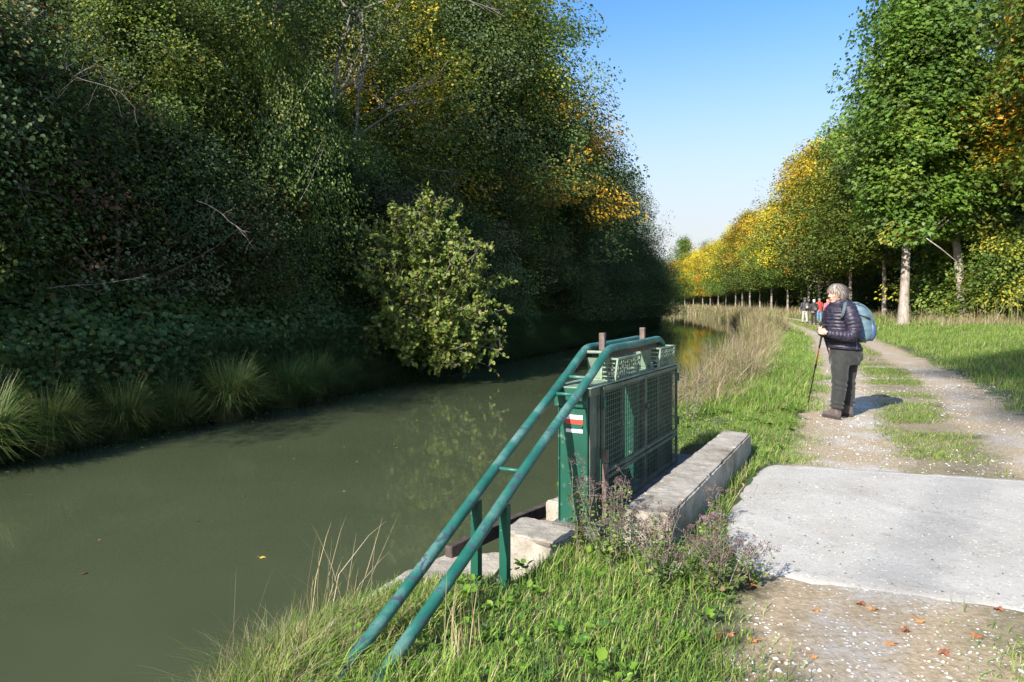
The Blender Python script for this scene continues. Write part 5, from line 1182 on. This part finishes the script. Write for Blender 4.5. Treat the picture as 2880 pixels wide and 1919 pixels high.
    ys = np.linspace(752, 282, 120); rings = []
    Ys = [s_[0] for s_ in spec][::-1]
    for y in ys:
        cx = np.interp(y, Ys, [s_[1] for s_ in spec][::-1]); a = np.interp(y, Ys, [s_[2] for s_ in spec][::-1]); c = np.interp(y, Ys, [s_[3] for s_ in spec][::-1])
        ph = (752-y)/777/.043; k = 1+.050*abs(math.sin(math.pi*ph))**.7-.025
        if y > 742: k = 1.0
        rings.append((w3(cx, y+ (0), 0), (a*k, 0, -a*.06), (0, c*k, 0)))
    j.loft(rings, 48, True, lambda i, a: 1+.010*math.sin(a*9+i*.13)+.006*math.sin(a*23-i*.5)-(.014 if (i < 34 and abs(math.sin(a*6)) < .12) else 0))
    j.tube([w3(430, 765, -.06), w3(520, 760, -.18)], .001, 4)
    jk = j.obj('jacket', M['jacket'], R)
    c = MB()   # stand-up collar
    cr = []
    for t in np.linspace(0, 1, 12):
        p = w3(545-6*t, 322, 0)*(1-t)+w3(528, 272, 0)*t; cr.append((p, (.100-.012*t+.006*abs(math.sin(t*9)), 0, .030+.03*t), (0, .094-.008*t+.006*abs(math.sin(t*9)), 0)))
    cr += [(w3(528, 272, 0), (.079, 0, .055), (0, .077, 0)), (w3(532, 285, 0), (.074, 0, .05), (0, .072, 0)), (w3(536, 315, 0), (.07, 0, .03), (0, .07, 0))]
    c.loft(cr, 36, False); c.obj('collar', M['jacket'], jk)
    def sleeve(pts, rad):
        s = MB(); pp = [Vector(p) for p in pts]; fine = []; fr = []
        # Catmull-Rom through the arm
        for i in range(len(pp)-1):
            p0, p1, p2, p3 = pp[max(i-1, 0)], pp[i], pp[i+1], pp[min(i+2, len(pp)-1)]
            for k in range(16):
                t = k/16; fine.append(.5*((2*p1)+(p2-p0)*t+(2*p0-5*p1+4*p2-p3)*t*t+(3*p1-p0-3*p2+p3)*t**3)); fr.append(rad[i]*(1-t)+rad[i+1]*t)
        fine.append(pp[-1]); fr.append(rad[-1]); L = 0; rr = []
        for i, p in enumerate(fine):
            if i: L += (p-fine[i-1]).length
            rr.append(fr[i]*(1+.085*abs(math.sin(math.pi*L/.041))**.7-.04))
        s.tube(fine, rr, 28); return s.obj('sleeve', M['jacket'], jk)
    sleeve([w3(556, 352, -.09), w3(574, 372, -.165), w3(590, 470, -.215), w3(600, 575, -.235), w3(560, 622, -.235), w3(470, 612, -.215), w3(385, 598, -.19), w3(368, 596, -.187)], [.075, .092, .090, .080, .076, .066, .052, .046])
    sleeve([w3(545, 360, .09), w3(545, 385, .17), w3(530, 480, .23), w3(515, 585, .23), w3(460, 600, .16), w3(400, 585, .07), w3(385, 578, .04)], [.075, .088, .085, .075, .065, .052, .046])
    # --- trousers, one continuous garment
    t = MB()
    t.loft([(w3(612, 738, 0), (.185, 0, 0), (0, .155, 0)), (w3(612, 790, 0), (.198, 0, 0), (0, .165, 0)), (w3(608, 850, 0), (.195, 0, 0), (0, .16, 0)), (w3(598, 900, 0), (.178, 0, 0), (0, .15, 0))], 28)
    def leg(pts): t.loft([(w3(x, y, d), (h/777, 0, 0), (0, h/777*1.05, 0)) for x, y, h, d in pts], 24)
    leg([(548, 790, 78, -.055), (534, 860, 84, -.07), (522, 930, 82, -.085), (516, 1010, 74, -.095), (514, 1080, 69, -.10), (508, 1150, 66, -.10), (498, 1220, 62, -.10), (490, 1270, 59, -.10), (489, 1292, 60, -.10), (489, 1312, 55, -.10)])
    leg([(655, 790, 78, .045), (670, 860, 82, .06), (668, 930, 76, .07), (662, 1010, 70, .08), (661, 1080, 69, .085), (664, 1150, 65, .09), (670, 1220, 58, .09), (672, 1255, 54, .09), (671, 1275, 56, .09), (671, 1295, 50, .09)])
    r2 = np.random.default_rng(8)
    to = t.remesh('trousers', M['trouser'], R, .008, 9)
    for v in to.data.vertices:   # creases towards knees and cuffs
        z = v.co.z; k = .008*math.sin(z*62+v.co.x*25+3*math.sin(z*17))*max(0, 1-abs(z-.47)/.16)+.010*math.sin(z*115+v.co.x*24)*max(0, 1-abs(z-.17)/.09)+.007*math.sin(v.co.x*50+z*38)*max(0, 1-abs(z-.72)/.12)
        v.co += v.normal*k
    # --- boots
    for nm, hx, hy, dx, dep in (('l', 492, 1398, (-.30, .95), -.10), ('r', 676, 1398, (-.62, .78), .09)):
        d = Vector((dx[0], dx[1], 0)).normalized(); s = Vector((0, 0, 1)).cross(d); heel = w3(hx, 1415, dep)-d*.035
        up_ = MB(); rings = []
        for f, wd, ht in ((-.004, .030, .10), (.012, .042, .125), (.06, .047, .135), (.11, .046, .110), (.16, .048, .080), (.21, .048, .060), (.25, .040, .050), (.268, .022, .036)):
            rings.append((heel+d*f+Vector((0, 0, .022+ht/2)), s*wd, Vector((0, 0, ht/2))))
        up_.loft(rings, 20); up_.tube([heel+d*.050+Vector((0, 0, .08)), heel+d*.045+Vector((0, 0, .175))], [.052, .055], 18)
        bo_ = up_.remesh('boot', M['boot'], R, .006, 3)
        so = MB(); so.loft([(heel+d*f+Vector((0, 0, .014)), s*wd, Vector((0, 0, .015))) for f, wd in ((-.008, .028), (.01, .042), (.08, .041), (.13, .040), (.18, .049), (.23, .048), (.265, .034), (.280, .014))], 14)
        so.obj('sole', M['sole'], bo_); la = MB(); la.box(heel+d*.0+Vector((0, 0, .13)), (.014, .012, .035)); la.obj('heel_tab', M['lips'], bo_, bevel=.003)
    return R
walker()

def backpack():
    R = thing('backpack', 'blue-grey rucksack on the back of the grey-haired woman', 'backpack', (WX, WY, float(ground_z(WX, WY))), 0)
    b = MB(); S = [(312, 700, 48, .07), (330, 712, 72, .11), (370, 735, 98, .13), (430, 757, 116, .145), (500, 770, 120, .15), (560, 779, 119, .155), (610, 780, 113, .15), (650, 775, 96, .14), (680, 762, 62, .11), (692, 752, 30, .07)]
    ys = np.linspace(312, 692, 44); rings = [(w3(np.interp(y, [s[0] for s in S], [s[1] for s in S]), y, .03), (np.interp(y, [s[0] for s in S], [s[2] for s in S])/777, 0, 0), (0, np.interp(y, [s[0] for s in S], [s[3] for s in S]), 0)) for y in ys]
    b.loft(rings, 40, True, lambda i, a: (1 if abs(math.cos(a)) < .3 else 1-.05*abs(math.sin(a*2)))*(1+.012*math.sin(i*.9+a*3)+.010*math.sin(i*.45-a*5))*(1.06 if abs(math.sin(a)) > .5 and abs(math.cos(a)) > .5 else 1))
    bag = b.obj('bag', M['pack'], R)
    p = MB(); rings = []
    for y in np.linspace(540, 668, 12):
        k = math.sin(math.pi*np.clip((y-530)/150, .08, .94))**.5; rings.append((w3(715, y, -.085), (.052*k, 0, 0), (0, .045*k, 0)))
    p.loft(rings, 20); p.obj('side_pocket', M['pack_d'], R)
    p = MB(); rings = []
    for y in np.linspace(470, 676, 14):
        k = math.sin(math.pi*np.clip((y-455)/240, .08, .94))**.5; rings.append((w3(838-10*(1-k), y, .0), (.062*k, 0, 0), (0, .125*k, 0)))
    p.loft(rings, 24); p.obj('lower_pocket', M['pack_d'], R)
    s = MB(); s.tube([w3(655, 318, -.09), w3(610, 308, -.115), w3(568, 298, -.14), w3(532, 316, -.20), w3(508, 360, -.245), w3(496, 420, -.235), w3(493, 455, -.20)], [.020, .022, .021, .021, .020, .018, .014], 10, sy=.5); s.obj('shoulder_strap', M['strap'], R)
    s = MB(); s.tube([w3(660, 300, .02), w3(640, 288, .02), w3(665, 285, .05), w3(700, 318, .03)], .009, 8); s.obj('haul_loop', M['strap'], R)
    s = MB(); s.tube([w3(652, 600, -.165), w3(645, 690, -.185), w3(646, 748, -.19)], .007, 6, sy=.5); s.tube([w3(640, 590, -.15), w3(700, 655, -.14), w3(760, 690, -.10)], .008, 6); s.obj('webbing', M['strap'], R)
    s = MB(); s.tube([w3(706, 428, -.098), w3(740, 440, -.122), w3(796, 462, -.125)], .0085, 8); s.tube([w3(752, 444, -.13), w3(785, 456, -.132)], .014, 8); s.obj('side_strap_buckle', M['black'], R)
    s = MB(); s.tube([w3(668, 345, -.10), w3(700, 470, -.135), w3(716, 545, -.125)], .0035, 6); s.tube([w3(770, 350, -.09), w3(820, 470, -.12), w3(850, 600, -.10)], .0035, 6); s.tube([w3(690, 325, -.09), w3(740, 340, -.09), w3(790, 372, -.08)], .004, 6); s.obj('zip_seams', M['strap'], bag)
    s = MB(); s.ell(w3(690, 316, -.03), (.045, .06, .018)); s.obj('lid', M['pack'], R)
backpack()
def poles():
    gz = float(ground_z(WX, WY))
    for i, (top, mid, tip3, lb) in enumerate(((w3(345, 535, -.15), w3(345, 640, -.15), (240, 1322), 'trekking pole held nearer the canal, bronze upper shaft and black lower shaft'), (w3(362, 520, -.03), w3(362, 640, -.03), (600, 1340), 'trekking pole slanting back behind the leg of the grey-haired woman'))):
        u = (2200+tip3[0]*.2934)/2.8125; v = (760+tip3[1]*.2934)/2.8125; Y = F*CZ/(v-HOR); tip = Vector((at(u, Y)-WX, Y-WY, .0))
        R = thing('trekking_pole', lb, 'trekking pole', (WX, WY, gz), 0, 'trekking poles')
        d = tip-top; q = lambda t: top+d*t
        m = MB(); m.tube([q(-.01), q(.01), q(.11)], [.017, .016, .014], 12); m.ell(q(-.015), (.024, .024, .014)); m.obj('grip', M['black'], R)
        m = MB(); m.tube([q(.11), q(.24)], [.0125, .011], 10); m.obj('foam_sleeve', M['black'], R)
        m = MB(); m.tube([q(.24), q(.46)], .0085, 10); m.obj('upper_shaft', M['orange'], R)
        m = MB(); m.tube([q(.45), q(.97)], [.0085, .0065], 10); m.tube([q(.44), q(.475)], .014, 10); m.tube([q(.78), q(.80)], .012, 10); m.obj('lower_shaft', M['blackpole'], R)
        m = MB(); m.tube([q(.965), q(.975)], .022, 12); m.tube([q(.97), q(1.0)], [.006, .003], 8); m.obj('basket_and_tip', M['black'], R)
        m = MB(); m.tube([q(.0)+Vector((.0, -.01, 0)), q(.05)+Vector((.03, -.03, 0)), q(.08)+Vector((.02, -.02, 0)), q(.0)], .004, 6); m.obj('wrist_loop', M['black'], R)
poles()

def hiker(u, v, H_, label, top, legs_c, hairc, pk, pklabel, hat=None, stride=.16, slim=1.0, seed=0, rz=0.0, waist_band=False, light_hair=False):
    Y = F*CZ/(v-HOR); X = at(u, Y); z = float(ground_z(X, Y)); k = H_/1.7
    R = thing('person', label, 'person', (X, Y, z), rz, None, k)
    V3 = Vector
    b = MB(); b.ell((0, 0, 1.58), (.074, .092, .115), None, 16, 12); b.tube([(0, 0, 1.36), (0, 0, 1.5)], [.06, .055], 10); b.ell((0, .085, 1.57), (.014, .02, .02), None, 8, 6)
    b.ell((0, 0, 1.2), (.17*slim, .10, .22)); b.ell((0, 0, .98), (.15*slim, .10, .15))
    foot = {}
    for s, st in ((-1, stride), (1, -stride)):
        b.tube([(s*.09, 0, .92), (s*.095, st*.4+.02, .50), (s*.095, st, .08)], [.08, .058, .04], 10); b.tube([(s*.095, st-.04, .04), (s*.1, st+.15, .03)], [.035, .028], 8); foot[s] = st
        b.tube([(s*.19*slim, 0, 1.38), (s*.25, -.03, 1.12), (s*.21, .14, .93)], [.045, .038, .028], 8)
        b.ell((s*.205, .165, .90), (.022, .035, .04), None, 10, 8)
        for f in range(4): b.tube([(s*.205, .16+.012*f, .885), (s*.200, .17+.014*f, .862), (s*.19, .165+.013*f, .850)], [.008, .008, .006], 6)
        b.tube([(s*.20, .15, .91), (s*.185, .19, .895)], [.010, .008], 6)
    b.remesh('body', M['skin'], R, .013, 1)
    j = MB(); j.loft([((0, 0, .84), (.185*slim, 0, 0), (0, .13, 0)), ((0, 0, .95), (.18*slim, 0, 0), (0, .13, 0)), ((0, 0, 1.1), (.175*slim, 0, 0), (0, .125, 0)), ((0, 0, 1.28), (.20*slim, 0, 0), (0, .13, 0)), ((0, 0, 1.38), (.185*slim, 0, 0), (0, .12, 0)), ((0, 0, 1.44), (.11, 0, 0), (0, .09, 0)), ((0, .0, 1.49), (.07, 0, 0), (0, .07, 0))], 20)
    for s in (-1, 1): j.tube([(s*.15, 0, 1.39), (s*.21, 0, 1.35), (s*.262, -.03, 1.12), (s*.225, .11, .955)], [.06, .068, .058, .045], 12)
    j.ell((0, -.06, 1.43), (.10, .06, .06))
    jo = j.remesh('jacket', fabric('hiker_jacket', top, .6, .25, 12), R, .014, 2)
    if waist_band: w_ = MB(); w_.loft([((0, 0, .845), (.192*slim, 0, 0), (0, .137, 0)), ((0, 0, .875), (.192*slim, 0, 0), (0, .137, 0))], 20); w_.obj('pale_hem', fabric('pale_hem', (.6, .6, .6)), jo)
    t = MB(); t.loft([((0, 0, .78), (.16*slim, 0, 0), (0, .125, 0)), ((0, 0, .95), (.155*slim, 0, 0), (0, .12, 0))], 18)
    for s in (-1, 1):
        st = foot[s]; t.tube([(s*.085, 0, .86), (s*.095, st*.4+.015, .50), (s*.095, st, .10)], [.10, .078, .066], 12)
    t.remesh('trousers', fabric('hiker_trousers', legs_c, .85, .25, 10), R, .014, 2)
    for s in (-1, 1):
        st = foot[s]; f = MB(); f.tube([(s*.097, st-.05, .05), (s*.1, st+.06, .045), (s*.105, st+.16, .035)], [.05, .046, .036], 12); f.tube([(s*.096, st-.01, .05), (s*.096, st-.01, .13)], .05, 12); f.obj('boot', M['sole'], R)
    h = MB(); h.ell((0, -.015, 1.605), (.088, .102, .105), None, 18, 12); h.ell((0, -.05, 1.54), (.078, .06, .07), None, 14, 10); ho = h.obj('hair', plain('hiker_hair', hairc, .7, 0, .35, 40, .5, .01), R)
    if hat:
        q = MB(); q.loft([((0, 0, 1.655), (.165, 0, 0), (0, .175, 0)), ((0, 0, 1.668), (.16, 0, 0), (0, .17, 0)), ((0, 0, 1.675), (.098, 0, 0), (0, .11, 0)), ((0, 0, 1.74), (.088, 0, 0), (0, .10, 0)), ((0, 0, 1.77), (.06, 0, 0), (0, .07, 0))], 20); q.obj('hat', fabric('felt_hat', hat), R)
    # rucksack
    P = thing('backpack', pklabel, 'backpack', (X, Y, z), rz, 'rucksacks of the walkers ahead', k)
    c1, c2, x0, wd, z0, z1 = pk
    q = MB(); zs = np.linspace(z0, z1, 12); q.loft([((x0, -.20, zz), (wd*max(.35, math.sin(math.pi*np.clip((zz-z0)/(z1-z0)*.8+.12, 0, 1))**.4), 0, 0), (0, .09*max(.4, math.sin(math.pi*np.clip((zz-z0)/(z1-z0)*.8+.12, 0, 1))**.5), 0)) for zz in zs], 18); q.obj('bag', fabric('pack_cloth', c1, .6, .3, 12), P)
    q = MB(); q.loft([((x0, -.285, zz), (wd*.6*kk, 0, 0), (0, .035*kk, 0)) for zz, kk in ((z0+.03, .6), (z0+.07, 1), (z0+.17, 1), (z0+.22, .6))], 14); q.tube([(x0-wd*.4, -.285, z0+.25), (x0, -.292, z1-.05), (x0+wd*.4, -.285, z0+.25)], .012, 6); q.obj('pocket', fabric('pack_pocket', c2, .6, .3, 12), P)
    for s in (-1, 1): q = MB(); q.tube([(s*.10, -.12, 1.36), (s*.115, -.02, 1.445), (s*.12, .10, 1.36), (s*.13, .12, 1.18)], .018, 8, sy=.5); q.obj('shoulder_strap', M['black'], P)
    return X, Y, z
hiker(804.9, 323.2, 1.74, 'walker far ahead in a dark jacket, pale trousers and a brimmed hat', (.035, .04, .05), (.42, .41, .40), (.15, .13, .11), ((.10, .075, .07), (.38, .34, .33), .05, .13, .98, 1.38), 'dark rucksack with pale panels on the walker in the brimmed hat', hat=(.07, .065, .055), stride=.13)
hiker(814.0, 325.0, 1.66, 'white-haired walker far ahead all in black with a pale jacket hem', (.02, .02, .025), (.022, .018, .02), (.6, .58, .55), ((.03, .028, .035), (.14, .09, .10), .02, .16, .92, 1.28), 'black rucksack on the white-haired walker in black', stride=.07, waist_band=True, rz=-.1)
hiker(819.3, 323.0, 1.74, 'walker far ahead in a bright red jacket and blue jeans', (.72, .06, .035), (.13, .24, .40), (.2, .19, .18), ((.03, .03, .035), (.05, .05, .055), .15, .10, .95, 1.22), 'small black pack slung at the side of the red jacket', stride=.08, rz=.15)
px, py, pz = hiker(827.5, 323.8, 1.62, 'walker in a pink jacket half hidden behind the grey-haired woman', (.78, .16, .24), (.52, .58, .66), (.55, .3, .15), ((.55, .48, .48), (.05, .045, .05), -.02, .13, .98, 1.40), 'pale and black rucksack on the walker in pink', stride=.06, rz=.25)
for i, (u, lb) in enumerate(((822.6, 'thin walking pole beside the walker in blue jeans'), (808.6, 'thin walking pole between the brimmed hat walker and the white-haired walker'))):
    Y = 46.2; X = at(u, Y); z = float(ground_z(X, Y)); m = MB(); m.tube([(X, Y, z), (X+.03, Y+.06, z+1.12)], .012, 8); m.tube([(X+.028, Y+.055, z+1.0), (X+.032, Y+.062, z+1.14)], .02, 8); tag(m.obj('walking_pole', M['blackpole']), lb, 'walking pole', 'walking poles of the walkers ahead')
